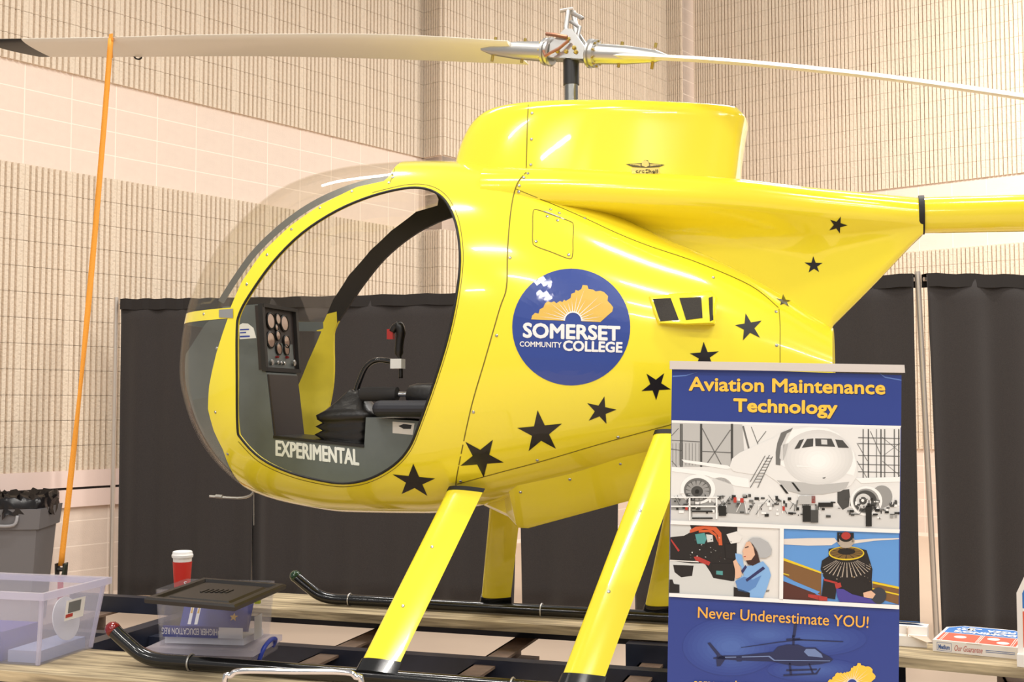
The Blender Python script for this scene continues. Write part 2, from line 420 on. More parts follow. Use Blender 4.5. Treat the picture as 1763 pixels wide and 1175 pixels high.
# ---- door opening and windscreen outlines, dropped onto the pod surface
door_px = [(730, 325), (695, 325), (640, 338), (580, 363), (520, 402), (470, 452), (430, 508), (412, 542), (408, 570), (408, 650), (409, 735), (416, 756), (450, 790), (500, 814), (560, 829), (600, 832), (640, 823), (678, 801), (704, 772), (722, 730), (747, 660), (770, 585), (785, 515), (792, 450), (787, 395), (774, 358), (756, 336)]
door_sw = [cast(*q) for q in door_px]
door_loop = catmull([(p.x, p.z, 0) for p in door_sw], 4, True)
edge_px = [(661, 312), (615, 322), (552, 353), (500, 389), (450, 437), (416, 486), (397, 527)]
low_px = [(392, 550), (372, 610), (360, 665), (358, 705), (368, 742), (384, 775), (396, 806)]
eu = [cast(*q) for q in edge_px]; el = [cast(*q) for q in low_px]
def z_of(px, py, d): 
    c = cast(px, py); return c.z if c is not None else d
wb1 = z_of(362, 533, 1.2); wb0 = z_of(362, 551, 1.17)
s_top = onl(690, 277, -.05).x
upper_poly = [(s_top, 2.3), (eu[0].x + .012, eu[0].z + .02)] + [(p.x, p.z) for p in eu[:-1]] + [(eu[-1].x, wb1), (-2.2, wb1), (-2.2, 2.3)]
lower_poly = [(el[0].x, wb0)] + [(p.x, p.z) for p in el[1:]] + [(el[-1].x + .01, .2), (-2.2, .2), (-2.2, wb0)]
shell = solidified(pod_me, .014)
def cut(poly): return MB().prism(poly, 'y', -1.2, 1.2)
body = boolean(shell.copy(), cut([(p.x, p.y) for p in door_loop]), 'DIFFERENCE')
body = boolean(body, cut(upper_poly), 'DIFFERENCE')
body = boolean(body, cut(lower_poly), 'DIFFERENCE')
thin = solidified(pod_me, .004)
glass_up = boolean(thin.copy(), cut(upper_poly), 'INTERSECT')
glass_lo = boolean(thin.copy(), cut(lower_poly), 'INTERSECT')
body.materials.clear()
w_split = cast(395, 540).z - .02
fmi = []
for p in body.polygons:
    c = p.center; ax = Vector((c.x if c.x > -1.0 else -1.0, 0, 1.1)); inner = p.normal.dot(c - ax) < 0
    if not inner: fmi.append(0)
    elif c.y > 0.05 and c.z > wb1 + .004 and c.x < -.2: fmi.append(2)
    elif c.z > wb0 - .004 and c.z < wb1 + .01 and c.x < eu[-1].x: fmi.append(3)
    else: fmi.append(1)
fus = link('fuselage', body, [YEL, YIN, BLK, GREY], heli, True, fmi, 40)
CLEAR = clear_mat('acrylic_canopy', (252, 251, 248), 1.11, .03, .015, (200, 190, 176))
gu = link('windshield', glass_up, CLEAR, heli, True, None, 40); gu['label'] = 'clear acrylic bubble windshield'
gl = link('chin_window', glass_lo, CLEAR, heli, True, None, 40)

# ---- doghouse (rotor mast fairing): horizontal sections
dz0 = onl(775, 275, -.1).z - .20
tA = onl(900, 173.5, -.10); tB = onl(1272, 179, -.10)
def dog_top(x): return tA.z + (x - tA.x) * (tB.z - tA.z) / (tB.x - tA.x)
dz1 = dog_top(0.0)
front_px = [(770, 300), (775, 272), (783, 245), (797, 215), (815, 195), (835, 184), (870, 177), (905, 174)]
rear_px = [(1261, 318), (1264, 300), (1270, 250), (1276, 210), (1279, 193), (1273, 181)]
def hpar(p): return (p.z - dz0) / (dog_top(p.x) - dz0)
fz = sorted([(hpar(onl(*q, -.09)), onl(*q, -.09).x) for q in front_px]); rz = sorted([(hpar(onl(*q, -.13)), onl(*q, -.13).x) for q in rear_px])
dzs = [1 - (1 - i / 26)**2.0 for i in range(27)]
vs = []; fs = []; NA2 = 72
for hq in dzs:
    a = interp([q[0] for q in fz], [q[1] for q in fz], hq); b = interp([q[0] for q in rz], [q[1] for q in rz], hq)
    h = min(max((1 - hq) / .12, 0), 1); rd = math.sqrt(1 - (1 - h)**2); hw = .175 * (0.78 + .22 * rd) * (1.10 - .14 * hq)
    b -= (1 - rd) * .02
    for k in range(NA2):
        g = 2 * math.pi * k / NA2; c, s_ = math.cos(g), math.sin(g)
        e = 2 / (2.6 if c < 0 else 6.5)
        L_ = (b - a) * (.55 if c < 0 else .45); mid = a + (b - a) * .55
        x = mid + L_ * math.copysign(abs(c)**e, c); y = hw * math.copysign(abs(s_)**(2 / (2.6 if c < 0 else 6.5)), s_)
        if c > 0: y *= 1 - .36 * (x - mid) / max(L_, .01)
        zv = dz0 + hq * (dog_top(x) - dz0); vs.append((x, y, max(zv, prof(T, x, Z_TIP) - .045 - .16 * (y / .2)**2)))
for i in range(len(dzs) - 1):
    for k in range(NA2):
        fs.append((i * NA2 + k, i * NA2 + (k + 1) % NA2, (i + 1) * NA2 + (k + 1) % NA2, (i + 1) * NA2 + k))
fs.append(tuple((len(dzs) - 1) * NA2 + k for k in range(NA2)))
dog = new_mesh('mast_fairing', vs, fs, YEL, heli, True, None, 50)

# ---- tail fairing: keyhole sections running back to the boom
bt = onl(1588, 336, -.03); bb = onl(1588, 400, -.03); S_B = bt.x; RB = (bt.z - bb.z) / 2; ZB = (bt.z + bb.z) / 2
tl = [onl(*q, -.05) for q in [(1262, 309), (1400, 322), (1500, 330), (1588, 337)]]
tops = [(-.25, tl[0].z + .075), (.1, tl[0].z + .05), (.3, tl[0].z + .03)] + [(p.x, p.z) for p in tl]
lowp = [onl(*q, -.02) for q in [(1433, 562), (1500, 495), (1560, 432), (1588, 402)]]
vs = []; fs = []; st = [-.25 + (S_B + .25) * i / 40 for i in range(41)]; NT = 0
for s in st:
    zt = interp([q[0] for q in tops], [q[1] for q in tops], s)
    u = (s + .25) / (S_B + .25)
    cw = .285 + (RB - .285) * u**1.25           # half width of the upper cone
    ch = .092 + (RB - .092) * u                # its half height
    crest = prof(T, min(s, S_END), Z_TIP)
    if s < lowp[0].x: zb = min(crest, zt - .15) - .12
    else: zb = interp([q.x for q in lowp], [q.z for q in lowp], s)
    zb = min(zb, zt - 2 * ch)
    ww = max(.035, .10 * (1 - u)) if s < S_B - .02 else RB
    k_ = max(0, (u - .86) / .14); ww = ww * (1 - k_) + RB * .9 * k_
    half = []
    for i in range(9):
        g = math.pi / 2 - i * (math.pi / 2 + .55) / 8; ex_ = 2 / (3.4 - 1.4 * u**3); c_, q_ = math.cos(g), math.sin(g)
        half.append((cw * abs(c_)**ex_, zt - ch + ch * math.copysign(abs(q_)**ex_, q_)))
    y0, z0 = half[-1]; room = max(z0 - zb, .004)
    for i in range(1, 9):
        q = i / 9; wdt = ww * (1 - .45 * q) + (y0 - ww) * max(0, 1 - q * 3.2)**2
        wdt = min(wdt, y0); 
        half.append((wdt, z0 - room * q))
    half.append((half[-1][0] * .6, zb + room * .02)); half.append((0, zb))
    ring = [(y, z) for y, z in half] + [(-y, z) for y, z in half[-2:0:-1]]
    NT = len(ring); vs += [(s, -y, z) for y, z in ring]
for i in range(len(st) - 1):
    for k in range(NT): fs.append((i * NT + k, i * NT + (k + 1) % NT, (i + 1) * NT + (k + 1) % NT, (i + 1) * NT + k))
fs.append(tuple(range(NT))); fs.append(tuple((len(st) - 1) * NT + k for k in range(NT - 1, -1, -1)))
m = MB(); m.add(vs, fs); tail = m.build('tail_fairing', YEL, heli, True, 50)
# boom
b2 = onl(1763, 331, -.05); b3 = onl(1763, 395, -.05)
z2 = (b2.z + b3.z) / 2; slope = (z2 - ZB) / (b2.x - S_B)
boom = MB().tube([(S_B - .05, 0, ZB), (S_B + .3, 0, ZB + slope * .3), (S_B + 2.6, 0, ZB + slope * 2.6)], [RB * .97, RB * .97, RB * .8], 32).build('tail_boom', YEL, heli, True, 40)
MB().tube([(S_B - .012, 0, ZB), (S_B + .006, 0, ZB)], RB * 1.06, 32).build('boom_clamp', SEAL, heli, True, 40)

# ---- belly keel
kf = onl(815, 880, -.08); kc = onl(905, 908, -.04); kr = onl(1070, 866, -.04); kend = kc.x + (kr.x - kc.x) * 2.6; kz = kc.z + (kr.z - kc.z) * 2.6
m = MB(); rows = []
ks = [kf.x - .01, kf.x + .12, kc.x - .02, kc.x + .02, kr.x, kend]
kb = [kf.z + .03, kf.z - .02, kc.z, kc.z, kr.z, kz]
for i, s in enumerate(ks):
    zt = kb[i] + (.16 if i else .05); hb = [.03, .05, .07, .075, .07, .05][i]; ht = [.05, .13, .19, .20, .20, .14][i]
    rows.append([(s, -ht, zt), (s, -hb - .02, kb[i] + .014), (s, -hb, kb[i]), (s, hb, kb[i]), (s, hb + .02, kb[i] + .014), (s, ht, zt)])
vs = [p for r in rows for p in r]; fs = []
for i in range(len(rows) - 1):
    for k in range(6): fs.append((i * 6 + k, i * 6 + (k + 1) % 6, (i + 1) * 6 + (k + 1) % 6, (i + 1) * 6 + k))
fs.append(tuple(range(6))); fs.append(tuple((len(rows) - 1) * 6 + k for k in range(6)))
keel = MB().add(vs, fs).build('belly_fairing', YEL, heli, True, 30)

# ---- skids and struts
YS = .645
SKR = .024
def foil(c, t, n=10):
    up = [(c * (.5 - .5 * math.cos(math.pi * i / n))) for i in range(n + 1)]
    def th(x): x /= c; return 5 * t * c * (.2969 * math.sqrt(x) - .126 * x - .3516 * x * x + .2843 * x**3 - .1036 * x**4)
    P = [(x - c / 2, th(x)) for x in up]; return P + [(x, -y) for x, y in P[-2:0:-1]]
def strut(pt, pb, chord=.128, name='strut'):
    pt = Vector(pt); pb = Vector(pb); ax = (pt - pb).normalized(); ex = Vector((1, 0, 0)); ey = ax.cross(ex).normalized()
    P = foil(chord, .22); n = len(P); vs = []
    for c, sc_ in ((pb, 1), (pt, 1)):
        for x, y in P: vs.append(c + ex * x * sc_ + ey * y * sc_)
    fs = [(i, (i + 1) % n, n + (i + 1) % n, n + i) for i in range(n)] + [tuple(range(n)), tuple(range(2 * n - 1, n - 1, -1))]
    st = MB().add(vs, fs).build(name, YEL, heli, True, 40)
    vs = []
    for c, sc_ in ((pt - ax * .004, 1.04), (pt + ax * .012, 1.04)):
        for x, y in P: vs.append(c + ex * x * sc_ + ey * y * 1.1)
    MB().add(vs, [f for f in fs]).build('rubber_cuff', SEAL, st, True, 40)
    vs = []
    for c, sc_ in ((pb - ax * .03, 1.1), (pb + ax * .012, 1.06)):
        for x, y in P: vs.append(c + ex * x * sc_ + ey * y * 1.2)
    MB().add(vs, fs).build('skid_saddle', RUBBER, st, True, 40)
    return st
def two(a, b): return ((a[0] + b[0]) / 2, (a[1] + b[1]) / 2)
ft = onl(801, 846, -.285); fb = onl(654, 1154, -YS)
rt0 = onl(1119, 860, -.40); rb = onl(1003, 1173, -YS)
# the rear strut runs on past the frame's bottom edge to the skid
dr = (rb - rt0).normalized(); rb = rb + dr * ((rb.z - .06) / -dr.z) if rb.z > .06 else rb
rb.y = -YS; rt = onl(1160, 748, -.28)
struts = []
for sg in (1, -1):
    struts.append(strut((ft.x - (.0 if sg > 0 else .03), sg * ft.y, ft.z), (fb.x - (.0 if sg > 0 else .045), -sg * YS, .064)))
    struts.append(strut((rt.x, sg * rt.y, rt.z), (rb.x, -sg * YS, .064)))
near_px = [(194, 1084), (203, 1093), (222, 1110), (245, 1128), (275, 1142), (310, 1148)]
pts = [onl(*q, -YS) for q in near_px]
dz = SKR - onl(352, 1154, -YS).z
path = [(p.x, p.z) for p in pts[:5]]
zf = SKR + .001
prof_sk = []
for x, z in path: prof_sk.append((x, max(z, zf)))
prof_sk += [(prof_sk[-1][0] + .12, zf), (-.6, zf), (0, zf), (.72, zf)]
REDG = mat('red_glass_cap', (120, 10, 10), .12, coat=.5); GRNG = mat('green_glass_cap', (20, 60, 30), .12, coat=.5)
for sg, cm, nm in ((1, REDG, 'red'), (-1, GRNG, 'green')):
    P3 = catmull([(x, -sg * YS, z) for x, z in prof_sk], 5)
    sk = MB().tube(P3, SKR, 16).build('skid', RUBBER, heli, True, 40)
    d0 = (P3[0] - P3[1]).normalized()
    c = MB().lathe([(SKR * 1.05, -.012), (SKR * 1.08, .0), (SKR * .95, .012), (SKR * .6, .022), (0, .026)], 16, 0, axis_matrix(P3[0], d0)).build('position_light', cm, sk, True)
    c['label'] = nm + ' position light on skid tip'
    for sx in ((-1.13, -.02) if sg == 1 else (-1.17, -.30)):
        ring = [(sx, -sg * YS + (SKR + .003) * math.cos(g), zf + (SKR + .003) * math.sin(g)) for g in [2 * math.pi * i / 20 for i in range(20)]]
        MB().tube(ring, .0035, 6, closed=True).build('tie_wire', ALU, sk, True)

# ---- rotor mast and head
mz0 = dz1 - .05; hub_z = onl(984, 86, 0).z
MB().tube([(0, 0, mz0), (0, 0, hub_z - .10)], .026, 20).build('mast', mat('mast_steel', (150, 150, 146), .22, metal=1), heli, True, 40)
MB().tube([(0, 0, hub_z - .13), (0, 0, hub_z - .025)], .029, 20).build('mast_sleeve', mat('sleeve_black', (36, 36, 38), .35), heli, True, 40)
HUB = HM @ Vector((0, 0, hub_z))
AZ = math.radians(29.5)
bd_w = Vector((-math.cos(AZ), math.sin(AZ), 0)); bn_w = Vector((-math.sin(AZ), -math.cos(AZ), 0))     # along left blade, towards camera
def onblade(px, py, off):
    r = ray(px, py); k = ((HUB + bn_w * off - CAM).dot(bn_w)) / r.dot(bn_w); return HI @ (CAM + r * k)
bd = HR @ bd_w; bn = HR @ bn_w
hubl = Vector((0, 0, hub_z)); UPV = Vector((0, 0, 1))
TEET = .19
ax_l = (bd + UPV * TEET).normalized(); up_l = bn.cross(ax_l).normalized(); up_l = up_l if up_l.z > 0 else -up_l
def BL3(r, n, u): return hubl + ax_l * r + bn * n + up_l * u
hub = MB()
# two cheek plates and the block between them
for n0 in (-.034, .026):
    poly = [(-.072, -.038), (.072, -.038), (.072, .012), (.022, .068), (-.008, .068), (-.072, .004)]
    b_ = [BL3(x, n0, z) for x, z in poly]; t_ = [BL3(x, n0 + .008, z) for x, z in poly]; n = len(poly)
    hub.add(b_ + t_, [tuple(range(n)), tuple(range(2 * n - 1, n - 1, -1))] + [(i, i + n, (i + 1) % n + n, (i + 1) % n) for i in range(n)])
hub.hexa([BL3(-.055, -.026, -.04), BL3(.055, -.026, -.04), BL3(.055, .026, -.04), BL3(-.055, .026, -.04)], [BL3(-.055, -.026, -.012), BL3(.055, -.026, -.012), BL3(.055, .026, -.012), BL3(-.055, .026, -.012)])
hubo = hub.build('rotor_hub', ALU, heli)
for x, z in [(-.04, -.015), (0, -.015), (.035, -.015), (.0, .03), (-.03, -.0)]:
    MB().lathe([(.008, 0), (.008, .005), (.005, .009), (0, .009)], 10, 0, axis_matrix(BL3(x, .034, z), bn)).build('hub_bolt', CADM, hubo, True, 40)
LKZ = .86
lk = MB().tube([hubl + Vector((0, -.02, .03)), hubl + Vector((-.012, -.02, .09)), hubl + Vector((-.004, -.02, .165))], .008, 8)
lk.tube([hubl + Vector((.02, .0, .03)), hubl + Vector((.012, 0, .12)), hubl + Vector((.006, 0, .165))], .009, 8)
lk.tube([hubl + Vector((-.03, -.02, .165)), hubl + Vector((.012, -.02, .168))], .008, 8)
lk.tube([hubl + Vector((.0, -.01, .16)), hubl + Vector((.03, -.01, .135)), hubl + Vector((.04, -.01, .125))], .008, 8)
lk.tube([hubl + Vector((.0, -.01, .12)), hubl + Vector((.03, -.01, .09)), hubl + Vector((.022, -.01, .045))], .007, 8)
lk.v = [(x * 1.15, y, hub_z + (z - hub_z) * LKZ) for x, y, z in lk.v]
lk.build('pitch_linkage', ALU, heli, True, 40)
lk = MB().tube([BL3(-.01, .05, .02), BL3(.02, .055, -.01), BL3(.07, .06, -.04), BL3(.085, .05, -.02)], .006, 8)
lk.tube([BL3(.0, .045, .035), BL3(.05, .05, .04), BL3(.09, .04, .045)], .007, 8)
lk.build('pitch_arm', mat('copper_arm', (170, 120, 95), .35, metal=.8), heli, True, 40)
for sg in (1, -1):
    M = axis_matrix(BL3(sg * .075, 0, -.01), ax_l * sg)
    g = MB().lathe([(.046, 0), (.052, .004), (.052, .012), (.044, .014), (.044, .02), (.05, .022), (.05, .032), (.037, .034), (.036, .06), (.033, .15), (.022, .26), (.006, .31), (0, .31)], 28, 0, M)
    gp = g.build('blade_grip', ALU, heli, True, 30)
    for i in range(10):
        a = 2 * math.pi * i / 10
        MB().lathe([(.004, .032), (.004, .038), (0, .038)], 6, 0, M @ Matrix.Translation((.044 * math.cos(a), .044 * math.sin(a), 0))).build('grip_bolt', CADM, gp)
    for rr in (.2, .33):
        MB().tube([BL3(sg * rr, .0, -.03), BL3(sg * rr, .0, -.055)], .006, 8).build('grip_bolt', CADM, gp, True, 40)
        MB().tube([BL3(sg * rr, .0, .02), BL3(sg * rr, .0, .036)], .006, 8).build('grip_bolt', CADM, gp, True, 40)
# blades: leading and trailing edge lines taken on vertical planes through the rotor axis
def blade_mesh(stations, name, tip_black=None, tip_cut=None):
    vs = []; fs = []; n = 0
    for le, te in stations:
        ch = te - le; L_ = ch.length; e = ch.normalized(); nn = e.cross(bd).normalized(); nn = nn if nn.z > 0 else -nn
        P = foil(L_, .12, 8); n = len(P)
        for x, y in P: vs.append(le + e * (x + L_ / 2) + nn * y)
    for i in range(len(stations) - 1):
        for k in range(n): fs.append((i * n + k, i * n + (k + 1) % n, (i + 1) * n + (k + 1) % n, (i + 1) * n + k))
    fs.append(tuple(range(n))); fs.append(tuple((len(stations) - 1) * n + k for k in range(n - 1, -1, -1)))
    o = MB().add(vs, fs).build(name, [WHITEPAINT, BLK], heli, True, 40); return o, n
tps = [(25, 67), (75, 66), (199, 64), (320, 60.5), (450, 58.7), (640, 58.7), (755, 63), (830, 68)]
bts = [(75, 98), (110, 98), (240, 98), (350, 97), (450, 97), (640, 101), (755, 105), (850, 109)]
LE = sorted([((onblade(*q, .05) - hubl).dot(bd), onblade(*q, .05).z) for q in tps]); TE = sorted([((onblade(*q, -.12) - hubl).dot(bd), onblade(*q, -.12).z) for q in bts])
def edge(L, r):
    xs = [q[0] for q in L]; zs = [q[1] for q in L]
    if r < xs[0]: return zs[0] + (r - xs[0]) * (zs[1] - zs[0]) / (xs[1] - xs[0])
    if r > xs[-1]: return zs[-1] + (r - xs[-1]) * (zs[-1] - zs[-2]) / (xs[-1] - xs[-2])
    return interp(xs, zs, r)
stn = []
RT_L = LE[-1][0] + .10
rl = [.24, .3] + [.4 + i * (LE[-1][0] - .45) / 20 for i in range(21)]
for r in rl:
    stn.append((Vector((bd.x * r + bn.x * .05, bd.y * r + bn.y * .05, edge(LE, r))), Vector((bd.x * r - bn.x * .12, bd.y * r - bn.y * .12, edge(TE, r)))))
r_b = rl[-1]
# black raked tip
for dr_le, dr_te in ((.12, .02), (.24, .06), (.30, .08)):
    a, b = r_b + dr_le, r_b + dr_te
    stn.append((Vector((bd.x * a + bn.x * .05, bd.y * a + bn.y * .05, edge(LE, a))), Vector((bd.x * b - bn.x * .12, bd.y * b - bn.y * .12, edge(TE, b)))))
blade, nprof = blade_mesh(stn, 'rotor_blade'); blade['label'] = 'white rotor blade with black tip'
for i, p in enumerate(blade.data.polygons):
    r = (p.center - hubl).dot(bd)
    if r > r_b + .0: p.material_index = 1
hk = [onblade(*q, -.118) for q in [(231, 97), (234, 101), (240, 102), (244, 99)]]
MB().tube(catmull(hk, 4), .004, 6).build('trim_tab', SEAL, heli, True)
# second blade: nearly edge-on towards the camera side
cps = [(1110, 98), (1150, 99.5), (1270, 107), (1393, 118.5), (1500, 130), (1620, 146), (1763, 167)]
CE = sorted([(-(onblade(*q, 0) - hubl).dot(bd), onblade(*q, 0).z) for q in cps])
stn = []
for i in range(25):
    r = .22 + i * 2.75 / 24; z = edge(CE, r)
    b0 = Vector((-bd.x * r, -bd.y * r, z)); k = .235     # viewing slope: near edge lower
    stn.append((b0 - bn * .05 + UPV * (.05 * k), b0 + bn * .12 - UPV * (.12 * k)))
blade2, _ = blade_mesh(stn, 'rotor_blade'); blade2['label'] = 'white rotor blade drooping past the tail boom'

# ---- decals, seams and screws laid on the skin
SKIN = bvh_of(pod_me, dog.data, tail.data, keel.data)
ALLSK = bvh_of(pod_me, dog.data, tail.data, keel.data, *[s.data for s in struts])
def decal(name, polys, mats, parent, bvh=SKIN, off=.0012, maxlen=9, rough=None):
    """polys: (verts2d, faces, material index, layer)"""
    m = MB()
    for vs, fs, mi, lay in polys:
        P = [cast(x, y, bvh, off + .0004 * lay) for x, y in vs]
        for f in fs:
            q = [P[i] for i in f]
            if any(v is None for v in q): continue
            if max((q[i] - q[i - 1]).length for i in range(len(q))) > .12: continue
            m.add(q, [tuple(range(len(q)))], mi)
    o = m.build(name, mats, parent, fix=False)
    return o
def pl(pts, mi=0, lay=0, maxlen=9):
    v, f = tess(pts, maxlen); return (v, f, mi, lay)
def star_from_tips(t):
    out = []
    def isect(a, b, c, d):
        x1, y1, x2, y2, x3, y3, x4, y4 = *a, *b, *c, *d; D = (x1 - x2) * (y3 - y4) - (y1 - y2) * (x3 - x4)
        A = x1 * y2 - y1 * x2; Bq = x3 * y4 - y3 * x4
        return ((A * (x3 - x4) - (x1 - x2) * Bq) / D, (A * (y3 - y4) - (y1 - y2) * Bq) / D)
    for i in range(5):
        out.append(t[i]); out.append(isect(t[i], t[(i + 2) % 5], t[(i + 1) % 5], t[(i - 1) % 5]))
    return out
za = lambda x, y: (640 + x / 3.39, 620 + y / 3.39)
zb_ = lambda x, y: (1000 + x / 2.8435, 300 + y / 2.8435)
STARS = [[za(*q) for q in s] for s in ([(243, 605), (370, 692), (325, 793), (175, 782), (122, 668)], [(708, 465), (770, 598), (654, 685), (517, 618), (547, 478)], [(968, 293), (1110, 372), (1075, 518), (916, 532), (850, 397)], [(1358, 213), (1428, 290), (1370, 373), (1266, 355), (1257, 252)], [(1707, 77), (1745, 172), (1660, 235), (1574, 182), (1603, 80)])]
STARS += [[zb_(*q) for q in s] for s in ([(601, 822), (675, 868), (648, 943), (565, 945), (533, 878)], [(806, 682), (885, 718), (877, 802), (793, 815), (755, 740)], [(990, 588), (1028, 620), (1018, 650), (975, 643), (957, 610)], [(1138, 402), (1183, 435), (1167, 480), (1115, 482), (1095, 433)], [(1273, 207), (1305, 250), (1268, 290), (1216, 275), (1220, 222)], [(1343, 74), (1378, 80), (1370, 95), (1325, 95), (1310, 78)])]
STARM = mat('black_star_vinyl', (24, 21, 22), .3, coat=.2)
for t_ in STARS: decal('star', [pl(star_from_tips(t_), maxlen=7)], STARM, fus if t_[0][0] < 1390 else tail)
# roundel with state outline and sun rays
lg = lambda x, y: (860 + x / 4.896, 440 + y / 4.896)
LBLUE = mat('roundel_blue', (44, 70, 150), .3, coat=.5); LGOLD = mat('roundel_gold', (226, 186, 82), .35, coat=.3); LWHITE = mat('roundel_white', (244, 242, 240), .35, coat=.3)
def disc_polys(cx, cy, rx, ry, mi, lay, rings=12, seg=64):
    vs = [(cx, cy)]; fs = []
    for i in range(1, rings + 1):
        for k in range(seg): g = 2 * math.pi * k / seg; vs.append((cx + rx * i / rings * math.cos(g), cy + ry * i / rings * math.sin(g)))
    for k in range(seg): fs.append((0, 1 + k, 1 + (k + 1) % seg))
    for i in range(rings - 1):
        for k in range(seg): a = 1 + i * seg + k; b = 1 + i * seg + (k + 1) % seg; fs.append((a, a + seg, b + seg, b))
    return (vs, fs, mi, lay)
KY = [(268, 540), (275, 510), (300, 485), (330, 492), (340, 455), (370, 440), (385, 405), (410, 388), (435, 398), (460, 388), (480, 405), (510, 385), (530, 395), (545, 375), (560, 385), (600, 360), (605, 325), (635, 315), (640, 293), (665, 300), (690, 285), (700, 252), (740, 255), (750, 285), (790, 290), (810, 305), (850, 300), (880, 310), (915, 345), (910, 385), (940, 415), (958, 440), (950, 475), (920, 500), (850, 563)]
def arc(cx, cy, r, a0, a1, n=14): return [(cx + r * math.cos(a0 + (a1 - a0) * i / n), cy - r * math.sin(a0 + (a1 - a0) * i / n)) for i in range(n + 1)]
def ky_polys(f, L0=2, maxlen=6):
    P = [pl([f(*q) for q in KY + [(690, 556)] + arc(620, 552, 70, 0.0, math.pi)], 1, L0, maxlen)]
    P.append(pl([f(*q) for q in arc(620, 552, 80, 0, math.pi, 16) + arc(620, 552, 68, math.pi, 0, 16)], 2, L0 + 1, maxlen))
    for x, y in [(330, 515), (368, 480), (440, 462), (436, 408), (492, 395), (535, 405), (575, 395), (610, 378), (655, 335), (718, 280), (725, 378), (840, 345), (870, 395), (800, 488), (872, 515), (840, 552)]:
        a = math.atan2(-(y - 552), x - 620); w_ = .045
        P.append(pl([f(620 + 74 * math.cos(a - w_), 552 - 74 * math.sin(a - w_)), f(x, y), f(620 + 74 * math.cos(a + w_), 552 - 74 * math.sin(a + w_))], 2, L0 + 1, maxlen))
    return P
def txt_poly(txt, quad, mi, lay, bold=.0, **kw):
    vs, fs = text_mesh(txt, 0.0, **kw); P = [quad_map(v, *quad) for v in vs]
    if bold:                                   # heavier strokes: the glyphs repeated with a small shift
        r = bold * abs(quad[3][1] - quad[0][1]) / .73
        return [([(x + r * math.cos(k * math.pi / 4), y + r * math.sin(k * math.pi / 4)) for x, y in P], fs, mi, lay + .12 * k) for k in range(8)]
    return [(P, fs, mi, lay)]
P = [disc_polys(983.5, 563.5, 101.5, 100.5, 0, 0)] + ky_polys(lg)
P += (txt_poly('SOMERSET', [lg(205, 572), lg(1012, 602), lg(1012, 718), lg(203, 690)], 2, 3, .04))
P += (txt_poly('COMMUNITY', [lg(172, 726), lg(523, 733), lg(523, 779), lg(172, 768)], 2, 3, .02))
P += (txt_poly('COLLEGE', [lg(540, 720), lg(1034, 735), lg(1030, 818), lg(540, 802)], 2, 3, .04))
ro = decal('college_roundel', P, [LBLUE, LGOLD, LWHITE], fus); ro['label'] = 'round blue college emblem with gold state outline'
# small oil emblem on the mast fairing
em = lambda x, y: (760 + x / 3.265, 147.5 + y / 3.265)
EMB = mat('emblem_line', (90, 80, 40), .5); EMC = mat('emblem_cream', (236, 214, 120), .5)
P = [pl([em(1070, 462), em(1225, 462), em(1225, 497), em(1070, 497)], 0, 0), pl([em(1035, 442), em(1130, 436), em(1140, 420), em(1160, 420), em(1170, 436), em(1255, 446), em(1225, 458), em(1165, 462), em(1130, 462), em(1075, 458)], 1, 1)]
P.append(pl([em(1125, 450), em(1128, 428), em(1146, 420), em(1164, 428), em(1168, 450), em(1150, 460)], 0, 2))
for i in range(4): P.append(pl([em(1060 + i * 14, 444 + i), em(1120, 440 + 4 * i), em(1120, 442.5 + 4 * i), em(1062 + i * 14, 446.5 + i)], 0, 2)); P.append(pl([em(1235 - i * 14, 446 + i), em(1172, 440 + 4 * i), em(1172, 442.5 + 4 * i), em(1233 - i * 14, 448.5 + i)], 0, 2))
P += (txt_poly('eroShell', [em(1092, 470), em(1216, 472), em(1216, 496), em(1092, 494)], 2, 3, .006))
decal('oil_emblem', P, [EMC, EMB, BLK], dog)
# seams: narrow ribbons
def ribbon(name, px, width, m_, parent, bvh=SKIN, closed=False, off=.0008, nsub=5):
    pts = catmull([(x, y, 0) for x, y in px], nsub, closed); m = MB(); N = len(pts); L_ = []; R_ = []
    for i, p in enumerate(pts):
        t_ = (pts[(i + 1) % N] - pts[i - 1]) if closed else (pts[min(i + 1, N - 1)] - pts[max(i - 1, 0)])
        n = Vector((-t_.y, t_.x, 0)).normalized() * width / 2
        L_.append(cast(p.x + n.x, p.y + n.y, bvh, off)); R_.append(cast(p.x - n.x, p.y - n.y, bvh, off))
    for i in range(N if closed else N - 1):
        j = (i + 1) % N; q = [L_[i], L_[j], R_[j], R_[i]]
        if any(v is None for v in q) or (q[0] - q[1]).length > .15: continue
        m.add(q, [(0, 1, 2, 3)])
    return m.build(name, m_, parent, fix=False)
SEAMS = [([(906, 297), (890, 318), (880, 360), (874, 430), (872, 495), (860, 533), (835, 620), (811, 703), (788, 812), (785, 838)], fus, 2.0),
         ([(910, 176), (908, 215), (907, 255), (906, 290)], dog, 1.4),
         ([(887, 325), (945, 349), (1005, 375), (1063, 402), (1118, 424), (1200, 452), (1292, 492), (1340, 530)], fus, 1.1),
         ([(1341, 532), (1343, 560), (1343, 592), (1343, 625), (1343, 680)], fus, 1.1),
         ([(787, 834), (860, 814), (935, 794), (1040, 763), (1153, 732), (1260, 704)], fus, 1.3),
         ([(680, 290), (676, 303), (672, 313)], fus, 1.2)]
for px, par, wd in SEAMS: ribbon('panel_seam', px, wd, SEAMM, par)
zh = lambda x, y: (760 + x / 3.265, 150 + y / 3.265)
hp = ribbon('inspection_hatch', [zh(*q) for q in [(515, 708), (535, 690), (628, 722), (720, 755), (741, 778), (739, 860), (737, 945), (716, 965), (622, 930), (530, 895), (513, 868), (513, 790)]], 1.4, SEAMM, fus, closed=True)
ribbon('hatch_hinge', [zh(575, 698), zh(635, 720), zh(693, 745)], 1.8, STEEL, fus)
